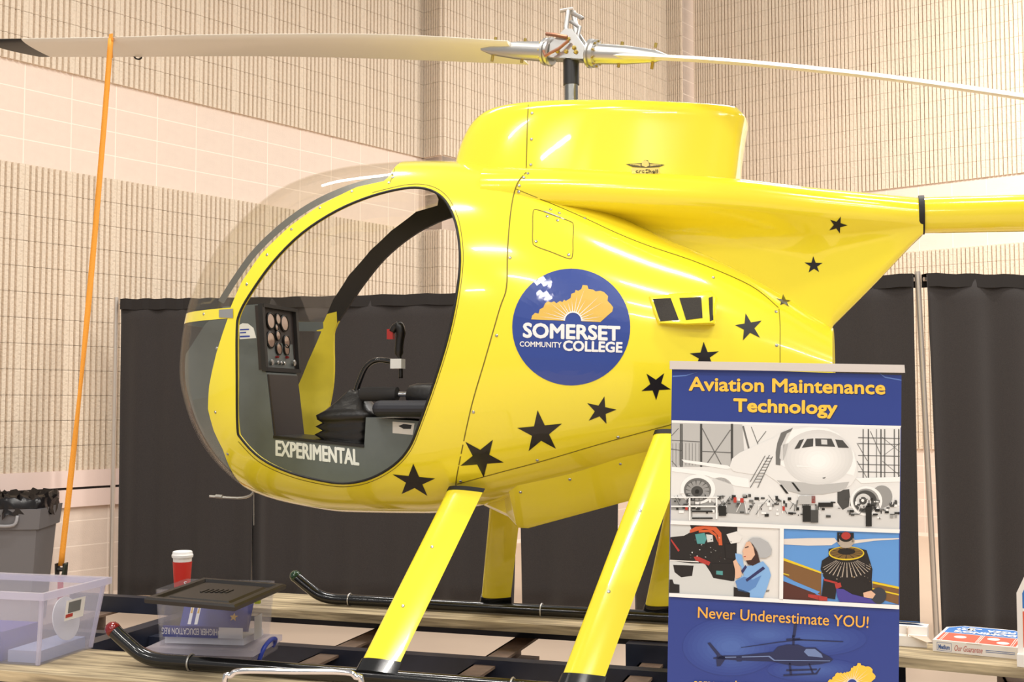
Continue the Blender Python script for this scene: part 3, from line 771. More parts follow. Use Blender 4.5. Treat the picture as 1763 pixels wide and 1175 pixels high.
# lip around the door: seal tube and a seam just outside it
lp = [cast(*q, POD, .001) for q in door_px]
MB().tube(catmull(lp, 4, True), .0045, 8, closed=True).build('door_seal', SEAL, fus, True)
cxd = sum(q[0] for q in door_px) / len(door_px); cyd = sum(q[1] for q in door_px) / len(door_px)
ribbon('door_lip', [(cxd + (x - cxd) * 1.03, cyd + (y - cyd) * 1.025) for x, y in (door_px[11:] + door_px[:3])], 1.0, SEAMM, fus)
# screws
scm = MB().lathe([(.0055, -.001), (.0055, .001), (.004, .0028), (0, .0034)], 10).build('screw_proto', STEEL); SCM = scm.data; bpy.data.objects.remove(scm)
SCR = [(916, 195), (915, 240), (914, 284), (909, 299), (902, 306), (894, 320), (893, 331), (923, 416), (979, 439), (948, 361), (963, 367), (942, 373), (960, 380), (878, 444), (1007, 376), (855, 578), (815, 710), (793, 829), (925, 793), (1064, 753), (896, 848), (981, 826), (1068, 799), (1228, 478), (1336, 537), (1337, 595), (670, 315), (606, 330), (551, 358), (502, 395), (460, 439), (425, 490), (351, 541), (373, 600), (371, 710), (392, 782), (675, 300), (677, 306), (744, 942), (694, 1044), (1102, 880), (1048, 1019)]
for q in SCR:
    d = hray(*q).normalized(); h = ALLSK.ray_cast(HC, d)
    if h[0] is None: continue
    n = h[1] if h[1].dot(d) < 0 else -h[1]
    o = bpy.data.objects.new('screw', SCM); COL.objects.link(o); o.parent = fus if q[1] < 900 and q[0] not in (916, 915, 914) else (dog if q[1] < 300 else struts[0] if q[0] < 800 else struts[1])
    o.matrix_local = axis_matrix(h[0], n)
# polished latch plate on the frame and grey strip imitating the far frame refracted in the windshield
decal('latch_plate', [pl([(378, 534), (402, 532), (402, 548), (378, 547)], 0, 0)], ALU, fus, POD, .003)
strip_px = [(664, 305), (600, 322), (540, 352), (480, 398), (430, 450), (395, 505), (372, 532)]
ribbon('windshield_refraction', [(668, 303), (600, 322), (540, 349), (488, 385), (440, 430), (405, 477), (378, 520)], 11, mat('refraction_grey', (104, 104, 100), .4), gu, POD, off=-.006)
# engine air scoop on the side: bulged housing with three dark openings
zs = lambda x, y: (1000 + x / 2.8435, 300 + y / 2.8435)
sp = [cast(*zs(*q), POD) for q in [(335, 600), (470, 585), (640, 575), (665, 610), (655, 738), (520, 742), (385, 735), (360, 680)]]
sn = Vector((.12, -1, .0)).normalized()
base = [p + Vector((0, .02, 0)) for p in sp]; c0 = sum(sp, Vector()) / len(sp)
def grow(k, o_): return [c0 + (p - c0) * k + sn * o_ for p in sp]
lift = [.004, .012, .034, .05, .05, .036, .014, .006]
lift2 = [.010, .022, .046, .058, .058, .046, .022, .012]
r1 = [p + sn * l for p, l in zip(grow(1.0, 0), lift)]; r2 = [p + sn * l for p, l in zip(grow(.94, 0), lift2)]
n = 8; m = MB(); m.add(base + r1 + r2, [(i, (i + 1) % n, n + (i + 1) % n, n + i) for i in range(n)] + [(n + i, n + (i + 1) % n, 2 * n + (i + 1) % n, 2 * n + i) for i in range(n)] + [tuple(2 * n + i for i in range(n))])
scoop = m.build('air_scoop', YEL, heli, True, 50)
SCB = bvh_of(scoop.data)
DARK = mat('scoop_mesh', (44, 38, 30), .7, noise=(400, .5))
for q in ([(352, 612), (440, 608), (480, 715), (388, 722)], [(482, 607), (590, 603), (596, 705), (515, 715)], [(626, 606), (646, 600), (647, 715), (632, 722)]):
    decal('scoop_opening', [pl([zs(*p) for p in q], 0, 0, 8)], DARK, scoop, SCB, .0015)

# ---- cabin interior: centre console clipped to the inside of the pod
inner = pod_me.copy(); cshell = Vector((-.5, 0, 1.1))
bm = bmesh.new(); bm.from_mesh(inner); bm.normal_update()
for v in bm.verts: v.co -= v.normal * .02
bm.to_mesh(inner); bm.free()
YC = -.13
def cpx(px, py, y=YC): p = onl(px, py, y); return (p.x, p.z)
con = [cpx(446, 524), cpx(455, 637), cpx(459, 643), cpx(471, 752), cpx(627, 768), cpx(630, 719), cpx(760, 728), (cpx(760, 728)[0], .45), (-1.2, .45), (-1.5, .8), (-1.52, 1.05), cpx(352, 560), cpx(385, 528)]
cm_ = boolean(inner.copy(), MB().prism(con, 'y', YC, .11), 'INTERSECT')
console = link('center_console', cm_, GREY, heli); console['label'] = 'grey cabin console with lettering along its side'
CON = bvh_of(console.data)
pe = lambda x, y: (380 + x / 3.175, 480 + y / 3.175)
LW = mat('white_lettering', (236, 238, 236), .5)
decal('lettering', txt_poly('EXPERIMENTAL', [pe(303, 886), pe(752, 937), pe(755, 1020), pe(303, 966)], 0, 0, .03), LW, console, CON, .001)
P = [pl([pe(100, 255), pe(120, 244), (pe(150, 246)), pe(180, 270), pe(195, 325), pe(105, 332)], 0, 0)]
for (x0, y0, x1, y1) in ((106, 276, 156, 282), (106, 293, 140, 298), (106, 313, 160, 320)):
    P.append(pl([pe(x0, y0), pe(x1, y0 - 2), pe(x1, y1), pe(x0, y1 + 2)], 1, 1))
decal('round_sticker', P, [LW, mat('sticker_blue', (60, 80, 170), .5)], console, CON, .001)
# dark skirt on the console's aft face + instrument panel
pA = onl(448, 526, YC); pB = onl(455, 637, YC)
pan = MB(); xa = pA.x - .022; xb = pB.x - .022
YF = .14
pan.hexa([(xb - .0, YC - .002, pB.z), (xb + .02, YC - .002, pB.z), (xb + .02, YF, pB.z), (xb - .0, YF, pB.z)], [(xa - .0, YC - .002, pA.z), (xa + .02, YC - .002, pA.z), (xa + .02, YF, pA.z), (xa - .0, YF, pA.z)])
panel = pan.build('instrument_panel', DKBROWN, heli)
PAN = bvh_of(panel.data)
def panel_pt(px, py):
    d = hray(px, py).normalized(); h = PAN.ray_cast(HC, d); return h[0]
ax_n = Vector((1, 0, .08)).normalized()
GGL = mat('gauge_wall_reflection', (150, 124, 110), .1, coat=.6); GRIM = mat('gauge_rim', (18, 16, 16), .4)  # tan gauge faces: the wall's reflection in the glass put into the base colour
for x, y, r in [(268, 232, .03), (308, 222, .02), (343, 245, .03), (268, 335, .03), (308, 312, .018), (355, 345, .024), (313, 385, .022), (355, 390, .02), (300, 268, .012)]:
    c = panel_pt(*pe(x, y))
    if c is None: continue
    g_ = MB().lathe([(r * 1.12, 0), (r * 1.12, .006), (r * .95, .008), (r * .93, .005), (0, .005)], 24, 0, axis_matrix(c, ax_n)).build('gauge', GRIM, panel, True, 30)
    MB().lathe([(r * .92, .0055), (0, .0058)], 24, 0, axis_matrix(c, ax_n)).build('gauge_face', GGL, panel)
for x, y, r in [(268, 458, .012), (300, 460, .007), (318, 462, .007), (336, 464, .007), (390, 462, .013), (300, 430, .005), (355, 432, .005)]:
    c = panel_pt(*pe(x, y))
    if c is None: continue
    MB().lathe([(r, 0), (r * .95, .012), (r * .7, .014), (0, .014)], 14, 0, axis_matrix(c, ax_n)).build('panel_knob', REDG if r == .005 else STEEL, panel, True, 30)
fr = MB(); k0 = panel_pt(*pe(405, 300))
for (ya, yb) in ((YC - .006, YC + .012), (YF - .012, YF + .006)):
    fr.hexa([(xb + .015, ya, pB.z - .006), (xb + .034, ya, pB.z - .006), (xb + .034, yb, pB.z - .006), (xb + .015, yb, pB.z - .006)], [(xa + .015, ya, pA.z + .006), (xa + .034, ya, pA.z + .006), (xa + .034, yb, pA.z + .006), (xa + .015, yb, pA.z + .006)])
fr.box(xa + .015, xa + .036, YC, YF, pA.z - .006, pA.z + .008); fr.box(xb + .015, xb + .034, YC, YF, pB.z - .006, pB.z + .01)
fr.build('panel_hood', mat('hood_black', (40, 38, 38), .45), panel)
q0 = onl(459, 645, YC); q1 = onl(471, 751, YC)
MB().hexa([(q1.x - .01, YC + .004, q1.z), (q1.x + .008, YC + .004, q1.z), (q1.x + .008, .10, q1.z), (q1.x - .01, .10, q1.z)], [(q0.x - .01, YC + .004, q0.z), (q0.x + .008, YC + .004, q0.z), (q0.x + .008, .10, q0.z), (q0.x - .01, .10, q0.z)]).build('kick_panel', DKBROWN, heli)
e0 = onl(471, 752, YC); e1 = onl(627, 768, YC)
MB().hexa([(e0.x, YC - .004, e0.z - .006), (e1.x, YC - .004, e1.z - .006), (e1.x, .11, e1.z - .006), (e0.x, .11, e0.z - .006)], [(e0.x, YC - .004, e0.z + .004), (e1.x, YC - .004, e1.z + .004), (e1.x, .11, e1.z + .004), (e0.x, .11, e0.z + .004)]).build('console_top', mat('console_black', (28, 26, 26), .4), heli)
# pleated boot, cyclic stick and grip
LEA = mat('black_leather', (26, 24, 24), .38, bump=(40, .4, .004))
bc = onl(598, 768, -.02); btp = onl(612, 672, -.02)
hgt = btp.z - bc.z; m = MB(); prof_b = []
lev = [(.095, 0.0), (.105, .05), (.082, .12), (.108, .19), (.085, .26), (.108, .33), (.088, .40), (.106, .47), (.112, .56), (.085, .66), (.055, .80), (.03, .93), (.018, 1.0)]
vs = []; N = 28
for r, h in lev:
    for k in range(N):
        g = 2 * math.pi * k / N; sq = 1 / max(abs(math.cos(g)), abs(math.sin(g)))**.75
        vs.append((bc.x + (btp.x - bc.x) * h + r * 1.08 * sq * math.cos(g), -.02 + r * .85 * sq * math.sin(g), bc.z + hgt * h + .004 * math.sin(3 * g + h * 9)))
fs = [(i * N + k, i * N + (k + 1) % N, (i + 1) * N + (k + 1) % N, (i + 1) * N + k) for i in range(len(lev) - 1) for k in range(N)] + [tuple((len(lev) - 1) * N + k for k in range(N))]
MB().add(vs, fs).build('stick_boot', LEA, heli, True)
sp_ = [onl(*pe(*q), -.02) for q in [(742, 612), (752, 580), (775, 520), (800, 478), (835, 452), (880, 445), (950, 456)]]
stick = MB().tube(catmull(sp_, 5), .0105, 12).build('cyclic_stick', RUBBER, heli, True)
wb = onl(*pe(968, 466), -.02); MB().box(wb.x - .022, wb.x + .022, wb.y - .02, wb.y + .02, wb.z - .018, wb.z + .018).build('white_clamp', LW, stick)
gp_ = [onl(*pe(*q), -.02) for q in [(985, 545), (984, 480), (975, 410), (978, 350), (985, 300), (978, 262), (955, 262), (938, 290)]]
MB().tube(catmull(gp_, 4), [.008] * 8 + [.016] * 8 + [.018] * 7 + [.014] * 6, 10).build('grip', BLK, stick, True)
rr_ = onl(*pe(930, 303), -.02); MB().box(rr_.x - .012, rr_.x + .012, -.03, -.01, rr_.z - .02, rr_.z + .018).build('red_trigger', mat('red_switch', (170, 40, 36), .4), stick)
c1 = onl(*pe(772, 632), -.06); c2 = onl(*pe(965, 632), -.06); c3 = onl(*pe(1030, 632), -.06); c4 = onl(*pe(1170, 650), -.06)
arm = MB().tube([c1, c2], .027, 14).build('collective_grip', mat('foam_black', (44, 42, 42), .8), heli, True, 40)
MB().tube([c2, c3], .010, 10).build('collective_tube', CHROME, arm, True, 40)
MB().tube([c3, c3 + (c4 - c3) * .3, c4], [.032, .045, .055], 14).build('arm_cushion', LEA, arm, True, 40)
s0 = onl(634, 716, -.2); s1 = onl(770, 690, -.2); m = MB()
m.box(s0.x, s0.x + .42, -.19, .22, s0.z - .005, s0.z + .055)
seat = m.build('seat_cushion', mat('seat_navy', (36, 37, 46), .55), heli)
bv = seat.modifiers.new('b', 'BEVEL'); bv.width = .03; bv.segments = 4
m = MB(); m.hexa([(s0.x + .40, -.2, s0.z), (s0.x + .50, -.2, s0.z), (s0.x + .50, .22, s0.z), (s0.x + .40, .22, s0.z)], [(s0.x + .50, -.18, s0.z + .55), (s0.x + .58, -.18, s0.z + .55), (s0.x + .58, .2, s0.z + .55), (s0.x + .50, .2, s0.z + .55)])
sb = m.build('seat_back', mat('seat_navy', (36, 37, 46), .55), heli); bv = sb.modifiers.new('b', 'BEVEL'); bv.width = .02; bv.segments = 3
decal('switch_placard', [pl([pe(940, 782), pe(1060, 792), pe(1050, 855), pe(940, 845)], 0, 0), pl([pe(972, 806), pe(1000, 795), pe(1045, 800), pe(1040, 822), pe(1000, 822)], 1, 1)], [mat('placard_white', (214, 208, 204), .5), BLK], console, CON, .001)
# pitot tube under the nose
m = MB(); pp = [onl(*q, 0) for q in [(361, 855), (410, 858), (432, 853), (440, 838)]]
m.tube(catmull(pp, 4), .005, 8)
m.tube([onl(437, 850, 0), onl(437, 905, 0)], .0015, 6)
m.tube([onl(372, 855, 0), onl(383, 856, 0)], .008, 10)
m.build('pitot_tube', mat('pitot_steel', (190, 186, 176), .3, metal=.8), heli, True, 40)

# ================================================================== TRAILER (same heading)
trl = thing('flatbed_trailer', 'dark steel trailer frame with weathered wooden planks under the helicopter', 'trailer', (HO.x, HO.y, 0), HA)
DK = .71
def plank(x0, x1, y0, y1, th=.035, rot=0, seg=14):
    L_ = x1 - x0; W_ = y1 - y0; m = MB(); a = [0] * (seg + 1)
    vs = []
    for i in range(seg + 1):
        x = -L_ / 2 + L_ * i / seg; e = random.uniform(-.003, .003); e2 = random.uniform(-.003, .003)
        vs += [(x, -W_ / 2 + e, -th), (x, W_ / 2 + e2, -th), (x, W_ / 2 + e2, 0), (x, -W_ / 2 + e, 0)]
    fs = [(i * 4 + k, i * 4 + (k + 1) % 4, (i + 1) * 4 + (k + 1) % 4, (i + 1) * 4 + k) for i in range(seg) for k in range(4)] + [(0, 1, 2, 3), tuple(seg * 4 + k for k in (3, 2, 1, 0))]
    o = MB().add(vs, fs).build('plank', WOOD, trl); o.location = ((x0 + x1) / 2, (y0 + y1) / 2, DK); o.rotation_euler[2] = rot; return o
plank(-2.9, -.05, -.83, -.455); plank(-.045, 1.6, -.83, -.455)
plank(-1.80, .55, .48, .665); plank(-1.83, .5, .67, .87)
pk = plank(.62, 2.3, .23, .52, rot=-.15)
FRAME = mat('trailer_blue_black', (30, 34, 48), .35, noise=(5, .5)); RUST = mat('rusty_channel', (112, 92, 78), .7, noise=(20, .3))
for y0, y1, z0, z1 in ((-.62, -.56, .52, .674), (.20, .26, .47, .62), (.74, .80, .60, .674)):
    MB().box(-2.7, 1.9, y0, y1, z0, z1).build('long_beam', FRAME, trl)
for x in (-2.5, -1.78, -1.05, -.40, .20, .85, 1.5):
    m = MB().box(x - .045, x + .045, -.62, .80, .50, .515).box(x - .045, x - .036, -.62, .80, .515, .60).box(x - .045, x + .045, -.62, .8, .59, .60)
    m.build('cross_member', RUST, trl)
MB().box(-1.95, -1.88, -.62, .9, .56, .66).build('front_beam', FRAME, trl)
MB().box(.10, 1.12, .42, .50, .40, .668).build('tool_tray', FRAME, trl)
TIRE = mat('tyre', (26, 26, 26), .8)
for x in (.15, .75):
    for y in (-.74, .92):
        whl = MB().lathe([(.15, -.08), (.22, -.085), (.245, -.06), (.25, 0), (.245, .06), (.22, .085), (.15, .08)], 28, 0, Matrix.Translation((x, y, .25)) @ Matrix.Rotation(math.pi / 2, 4, 'X')).build('wheel', TIRE, trl, True, 40)
        MB().lathe([(.0, -.03), (.15, -.03), (.15, .03), (0, .03)], 24, 0, Matrix.Translation((x, y, .25)) @ Matrix.Rotation(math.pi / 2, 4, 'X')).build('rim', ALU, whl, True, 30)
    MB().tube([(x, -.7, .25), (x, .9, .25)], .03, 10).build('axle', FRAME, trl, True, 40)
    for y in (-.59, .77): MB().box(x - .03, x + .03, y - .02, y + .02, .25, .53).build('axle_hanger', FRAME, trl)
MB().tube([(-2.5, 0, 0.01), (-2.5, 0, .52)], .03, 12).build('jack_stand', FRAME, trl, True, 40)

# ================================================================== PIPE AND DRAPE
PIPE = mat('drape_pipe', (206, 196, 186), .3, metal=.6)
def drape_mat():
    m = bpy.data.materials.new('black_drape'); m.use_nodes = True; nt = m.node_tree; b = nt.nodes['Principled BSDF']; b.inputs['Roughness'].default_value = .85
    b.inputs['Sheen Weight'].default_value = .25
    tc = nt.nodes.new('ShaderNodeTexCoord'); wv = nt.nodes.new('ShaderNodeTexNoise'); wv.inputs['Scale'].default_value = 160
    cr = nt.nodes.new('ShaderNodeValToRGB'); e = cr.color_ramp.elements; e[0].color = lin((29, 25, 24)); e[1].color = lin((54, 47, 45))
    nt.links.new(tc.outputs['Object'], wv.inputs['Vector']); nt.links.new(wv.outputs['Fac'], cr.inputs[0]); nt.links.new(cr.outputs[0], b.inputs['Base Color']); return m
DRAPE = drape_mat()
PD = [(198, 9.36), (440, 9.25), (897, 8.75), (1085, 8.55), (1586, 7.55), (1990, 7.75)]
PW = [Vector(((px - CX) / F * d, d, 0)) for px, d in PD]
desc = ['leftmost silver drape upright beside the orange strap', 'silver drape upright hidden behind the cockpit windshield', 'silver drape upright behind the front landing strut', 'silver drape upright behind the rear landing strut', 'silver leaning drape upright right of the banner stand', 'silver drape upright beyond the right pizza box']
for i, p in enumerate(PW):
    if i in (2, 3): continue
    u = thing('drape_upright', desc[i], 'pole', p, 0, 'drape uprights')
    tp = (-.012, .0, 2.46) if i == 4 else (0, 0, 2.46)
    bx = .07 if i == 4 else 0
    MB().tube([(bx, 0, .01), tp], .019, 14).build('pole', PIPE, u, True, 40)
    MB().box(-.2, .2, -.2, .2, 0, .012).build('base_plate', mat('base_plate_steel', (150, 138, 128), .5, metal=.5), u)
    run = {0: [0, 1], 1: [1, 2, 3, 4], 4: [4, 5]}.get(i, [])
    for a_, b_ in zip(run, run[1:]):
        d = (PW[b_] - PW[a_]).normalized() * .03; q0 = PW[a_] + d - p; q1 = PW[b_] - d - p
        MB().tube([(q0.x, q0.y, 2.41), (q1.x, q1.y, 2.41)], .014, 10).build('crossbar', PIPE, u, True, 40)
ddesc = ['narrow black drape at the left end of the row', 'black drape hanging behind the cockpit and nose', 'black drape panel between the two landing struts', 'black drape behind the banner stand', 'black drape at the right above the pizza boxes']
ends = [((.06, .07), (.03, .0)), ((-.03, .006), (.02, -.05)), ((-.02, .03), (-.06, -.10)), ((.02, .05), (-.03, -.03)), ((.025, .09), (-.05, -.05))]
for i in range(5):
    a, b = PW[i], PW[i + 1]; d = (b - a); Ln = d.length; d.normalize(); nn = Vector((d.y, -d.x, 0)); NX = int(Ln * 42); NZ = 14
    vs = []; ph = random.uniform(0, 6)
    (t0, b0), (t1, b1) = ends[i]
    for j in range(NZ + 1):
        zf_ = j / NZ; z = .085 + (2.435 - .085) * zf_
        for k in range(NX + 1):
            q = k / NX; x0 = t0 * zf_ + b0 * (1 - zf_); x1 = Ln + t1 * zf_ + b1 * (1 - zf_)
            x = x0 + (x1 - x0) * q
            f = x / .17 + ph + .5 * math.sin(x * 2.3 + i)
            amp = .030 * (1 - .55 * zf_) if zf_ < .97 else .006
            off = .055 + amp * (math.sin(f * 2 * math.pi * .5) + .35 * math.sin(f * 2.7 + 1.3 * zf_))
            if zf_ > .93: off = .055 + (off - .055) * .5
            vs.append(a + d * x + nn * off + Vector((0, 0, z + (.004 * math.sin(f * 3) if j == 0 else 0))))
    fs = [(j * (NX + 1) + k, j * (NX + 1) + k + 1, (j + 1) * (NX + 1) + k + 1, (j + 1) * (NX + 1) + k) for j in range(NZ) for k in range(NX)]
    o = new_mesh('drape', vs, fs, DRAPE, None, True); md = o.modifiers.new('s', 'SOLIDIFY'); md.thickness = .004
    tag(o, ddesc[i], 'drape', 'black drapes')
    # rod pocket sewn along the top edge
    m = MB(); x0, x1 = t0, Ln + t1
    p0 = a + d * x0; p1 = a + d * x1
    path = [p0 + (p1 - p0) * (k / 24) + Vector((0, 0, 2.41 + .004 * math.sin(k * 1.7))) + nn * (.004 * math.sin(k * 2.1)) for k in range(25)]
    for q in range(24):
        pa, pb = path[q], path[q + 1]
        m.add([pa + nn * .066 - UPV * .055, pb + nn * .066 - UPV * .055, pb + nn * .062 + UPV * .032, pa + nn * .062 + UPV * .032, pa - nn * .022 + UPV * .032, pb - nn * .022 + UPV * .032, pb - nn * .022 - UPV * .055, pa - nn * .022 - UPV * .055], [(0, 1, 2, 3), (3, 2, 5, 4), (4, 5, 6, 7)])
    m.build('rod_pocket', mat('drape_hem', (34, 29, 27), .85), o, True, 60, fix=False)

# ================================================================== TRASH CAN (left, by the wall)
tc_ = ony(28, 900, 8.6); can = thing('trash_can', 'tall grey trash can with black liner against the left wall', 'trash can', (tc_.x - .05, 8.6, 0), .10)
def tapered(m, w0, d0, w1, d1, z0, z1, mi=0):
    return m.hexa([(-w0, -d0, z0), (w0, -d0, z0), (w0, d0, z0), (-w0, d0, z0)], [(-w1, -d1, z1), (w1, -d1, z1), (w1, d1, z1), (-w1, d1, z1)], mi)
TG = mat('trash_grey', (108, 106, 108), .55)
o = tapered(MB(), .215, .2, .27, .25, .0, .78).build('can_body', TG, can)
o = tapered(MB(), .285, .262, .30, .275, .70, .845).build('can_collar', TG, can)
hm = MB().tube(catmull([(-.12, -.275, .80), (-.10, -.29, .735), (.0, -.295, .73), (.12, -.29, .735), (.14, -.275, .80)], 4), .012, 8).build('can_handle', mat('handle_grey', (150, 148, 150), .5), can, True)
m = MB(); N = 64; vs = []
for j, (k, z) in enumerate(((.97, .91), (1.06, .945), (1.13, .90), (1.12, .84), (1.12, .79))):
    for i in range(N):
        g = 2 * math.pi * i / N; sq = 1 / max(abs(math.cos(g)), abs(math.sin(g)))**.8
        rr0 = random.uniform(-.02, .02); vs.append((.265 * k * sq * math.cos(g) + rr0, .245 * k * sq * math.sin(g) + rr0, z + random.uniform(-.022, .022)))
fs = [(j * N + i, j * N + (i + 1) % N, (j + 1) * N + (i + 1) % N, (j + 1) * N + i) for j in range(4) for i in range(N)] + [tuple(range(N))]
MB().add(vs, fs).build('trash_liner', mat('liner_black', (24, 21, 22), .2), can, True)

# ================================================================== THINGS ON THE TRAILER
TOTE = clear_mat('clear_tote_plastic', (248, 248, 252), 1.3, .12, .20, (240, 238, 247))
RIMM = clear_mat('tote_rim_plastic', (244, 243, 250), 1.3, .2, .45, (238, 235, 246))
BOXC = clear_mat('clear_box_plastic', (250, 250, 252), 1.3, .08, .07, (232, 232, 238))
def frame_rect(m, w, d, z0, z1, th, mi=0):
    m.box(-w, w, -d, -d + th, z0, z1, mi); m.box(-w, w, d - th, d, z0, z1, mi); m.box(-w, -w + th, -d + th, d - th, z0, z1, mi); m.box(w - th, w, -d + th, d - th, z0, z1, mi); return m
def open_box(w0, d0, w1, d1, z1, th=.003):
    m = MB()
    B0 = [(-w0, -d0), (w0, -d0), (w0, d0), (-w0, d0)]; T0 = [(-w1, -d1), (w1, -d1), (w1, d1), (-w1, d1)]
    vs = [(x, y, 0) for x, y in B0] + [(x, y, z1) for x, y in T0] + [(x * (1 - th / w0), y * (1 - th / d0), th) for x, y in B0] + [(x * (1 - th / w1), y * (1 - th / d1), z1) for x, y in T0]
    fs = [(3, 2, 1, 0), (8, 9, 10, 11)]
    for i in range(4):
        j = (i + 1) % 4; fs += [(i, j, 4 + j, 4 + i), (8 + j, 8 + i, 12 + i, 12 + j), (4 + i, 4 + j, 12 + j, 12 + i)]
    return m.add(vs, fs)
# large open tote: near corner and right corner read off the plank
A = onz(66, 1148, DK); Bc = onz(160, 1116, DK); ex = (Bc - A); ang = math.atan2(ex.y, ex.x)
dep = ex.length; u = ex.normalized(); vv = Vector((-u.y, u.x, 0))
wid = .42; ctr = A + u * dep / 2 + vv * wid / 2
tote = thing('storage_tote', 'large open clear plastic tote on the near plank at the left', 'tote', (ctr.x, ctr.y, DK), ang)
hh = .245
open_box(dep / 2, wid / 2, dep / 2 + .028, wid / 2 + .03, hh).build('tote_body', TOTE, tote)
for sx in (-1, 1):
    for sy in (-1, 1):
        MB().tube([(sx * (dep / 2 - .006), sy * (wid / 2 - .006), .004), (sx * (dep / 2 + .022), sy * (wid / 2 + .024), hh - .02)], .008, 8).build('tote_corner', RIMM, tote, True, 40)
m = frame_rect(MB(), dep / 2 + .042, wid / 2 + .045, hh - .02, hh + .004, .016); m.build('tote_rim', RIMM, tote)
m = MB(); y_ = -wid / 2 - .024
def onside(u0, u1, z0, z1, off=.002):
    f = lambda z: -(wid / 2 + .03 * z / hh) - off
    return [(u0, f(z0), z0), (u1, f(z0), z0), (u1, f(z1), z1), (u0, f(z1), z1)]
m.add(onside(-.045, .065, .13, .20), [(0, 1, 2, 3)]); m.add(onside(-.03, .04, .155, .193, .003), [(0, 1, 2, 3)], 1); m.add(onside(-.04, .0, .14, .152, .003), [(0, 1, 2, 3)], 2)
lb = m.build('product_label', [mat('label_white', (236, 234, 232), .5), mat('label_photo_grey', (110, 112, 112), .5), mat('label_red', (180, 60, 50), .5)], tote, fix=False)
def local_box(name, label, cat, parent_thing, x0, x1, y0, y1, z0, z1, mm, rz=0, rx=0, group=None):
    o = MB().box(-(x1 - x0) / 2, (x1 - x0) / 2, -(y1 - y0) / 2, (y1 - y0) / 2, 0, z1 - z0).build(name, mm)
    M = Matrix.Translation(parent_thing.location) @ Matrix.Rotation(parent_thing.rotation_euler[2], 4, 'Z')
    p = M @ Vector(((x0 + x1) / 2, (y0 + y1) / 2, z0)); o.location = p; o.rotation_euler = (rx, 0, parent_thing.rotation_euler[2] + rz); tag(o, label, cat, group); return o
BLUEP = mat('blue_print', (36, 50, 138), .4); PAPER = mat('white_paper', (232, 230, 232), .6); TEAL = mat('teal_paper', (150, 160, 190), .5)
local_box('folder_stack', 'stack of royal blue folders lying in the large open tote', 'folders', tote, -dep / 2 + .012, -dep / 2 + .20, -.06, wid / 2 - .03, .006, .105, mat('folder_blue', (22, 34, 140), .4))
local_box('paper_sheaf', 'sheaf of pale papers lying in the large open tote', 'papers', tote, -dep / 2 + .015, dep / 2 - .03, -wid / 2 + .012, -.08, .006, .045, TEAL)
dk = tag(MB().lathe([(.0, 0), (.075, 0), (.075, .004), (0, .004)], 32).build('round_lid', mat('lid_white', (228, 228, 226), .5), None, True, 30), 'round white disc leaning inside the large open tote', 'disc')
Mt = Matrix.Translation(tote.location) @ Matrix.Rotation(ang, 4, 'Z')
dk.location = Mt @ Vector((.03, -wid / 2 + .028, .125)); dk.rotation_euler = (math.radians(80), 0, ang)
# stacked clear boxes behind the near skid
A = onz(259, 1140, DK); Bc = onz(432, 1146, DK); ex = Bc - A; ang2 = math.atan2(ex.y, ex.x); wx = ex.length; u2 = ex.normalized(); v2 = Vector((-u2.y, u2.x, 0)); dy = .26
ctr2 = A + u2 * wx / 2 + v2 * dy / 2
lowb = thing('shallow_box', 'shallow clear box with blue handle under the lidded clear box', 'box', (ctr2.x, ctr2.y, DK), ang2)
hl = .050
open_box(wx / 2, dy / 2, wx / 2 + .004, dy / 2 + .004, hl - .02).build('box_body', BOXC, lowb)
MB().box(-wx / 2 - .012, wx / 2 + .012, -dy / 2 - .012, dy / 2 + .012, hl - .02, hl).build('box_lid', RIMM, lowb)
MB().tube(catmull([(wx / 2 + .006, -.07, .004), (wx / 2 + .02, -.06, .045), (wx / 2 + .022, 0, .06), (wx / 2 + .02, .05, .05), (wx / 2 + .006, .06, .025)], 4), .008, 8).build('blue_handle', mat('handle_blue', (40, 62, 160), .4), lowb, True)
lowb2 = thing('lidded_box', 'clear box of blue leaflets with an askew black lid, stacked on another box', 'box', (ctr2.x, ctr2.y, DK + hl + .001), ang2)
hu = .193; w_, d_ = wx / 2 - .012, dy / 2 - .006
open_box(w_ - .012, d_ - .012, w_, d_, hu).build('box_body', BOXC, lowb2)
m = MB(); m.box(w_ - .004, w_ + .016, -.07, .09, hu - .028, hu - .012); m.box(w_ - .002, w_ + .016, -.07, -.055, hu - .05, hu - .012)
m.build('lime_clip', mat('clip_lime', (190, 210, 60), .45), lowb2)
# the lid: larger rectangle lying askew, front edge low
LIDM = mat('lid_black', (30, 27, 26), .35)
Lp = [onz(249, 1034, DK + hl + hu + .012), onz(404, 1048, DK + hl + hu + .012), onz(492, 1010, DK + hl + hu + .012)]
Li = (Matrix.Translation(lowb2.location) @ Matrix.Rotation(ang2, 4, 'Z')).inverted(); Lq = [Li @ p for p in Lp]; L4 = Lq[0] + Lq[2] - Lq[1]
cn = [Lq[0], Lq[1], Lq[2], L4]; cc = sum(cn, Vector()) / 4
zl = hu + .002
def ringz(k, z): return [Vector((cc.x + (p.x - cc.x) * k, cc.y + (p.y - cc.y) * k, z)) for p in cn]
m = MB(); r = [ringz(1.0, zl), ringz(1.01, zl + .012), ringz(.97, zl + .018), ringz(.86, zl + .018), ringz(.83, zl + .008), ringz(.7, zl + .008), ringz(.66, zl + .014)]
vs = [p for q in r for p in q]; fs = [(i * 4 + k, i * 4 + (k + 1) % 4, (i + 1) * 4 + (k + 1) % 4, (i + 1) * 4 + k) for i in range(len(r) - 1) for k in range(4)] + [(3, 2, 1, 0), tuple((len(r) - 1) * 4 + k for k in range(4))]
lid = m.add(vs, fs).build('black_lid', LIDM, lowb2)
m = MB()
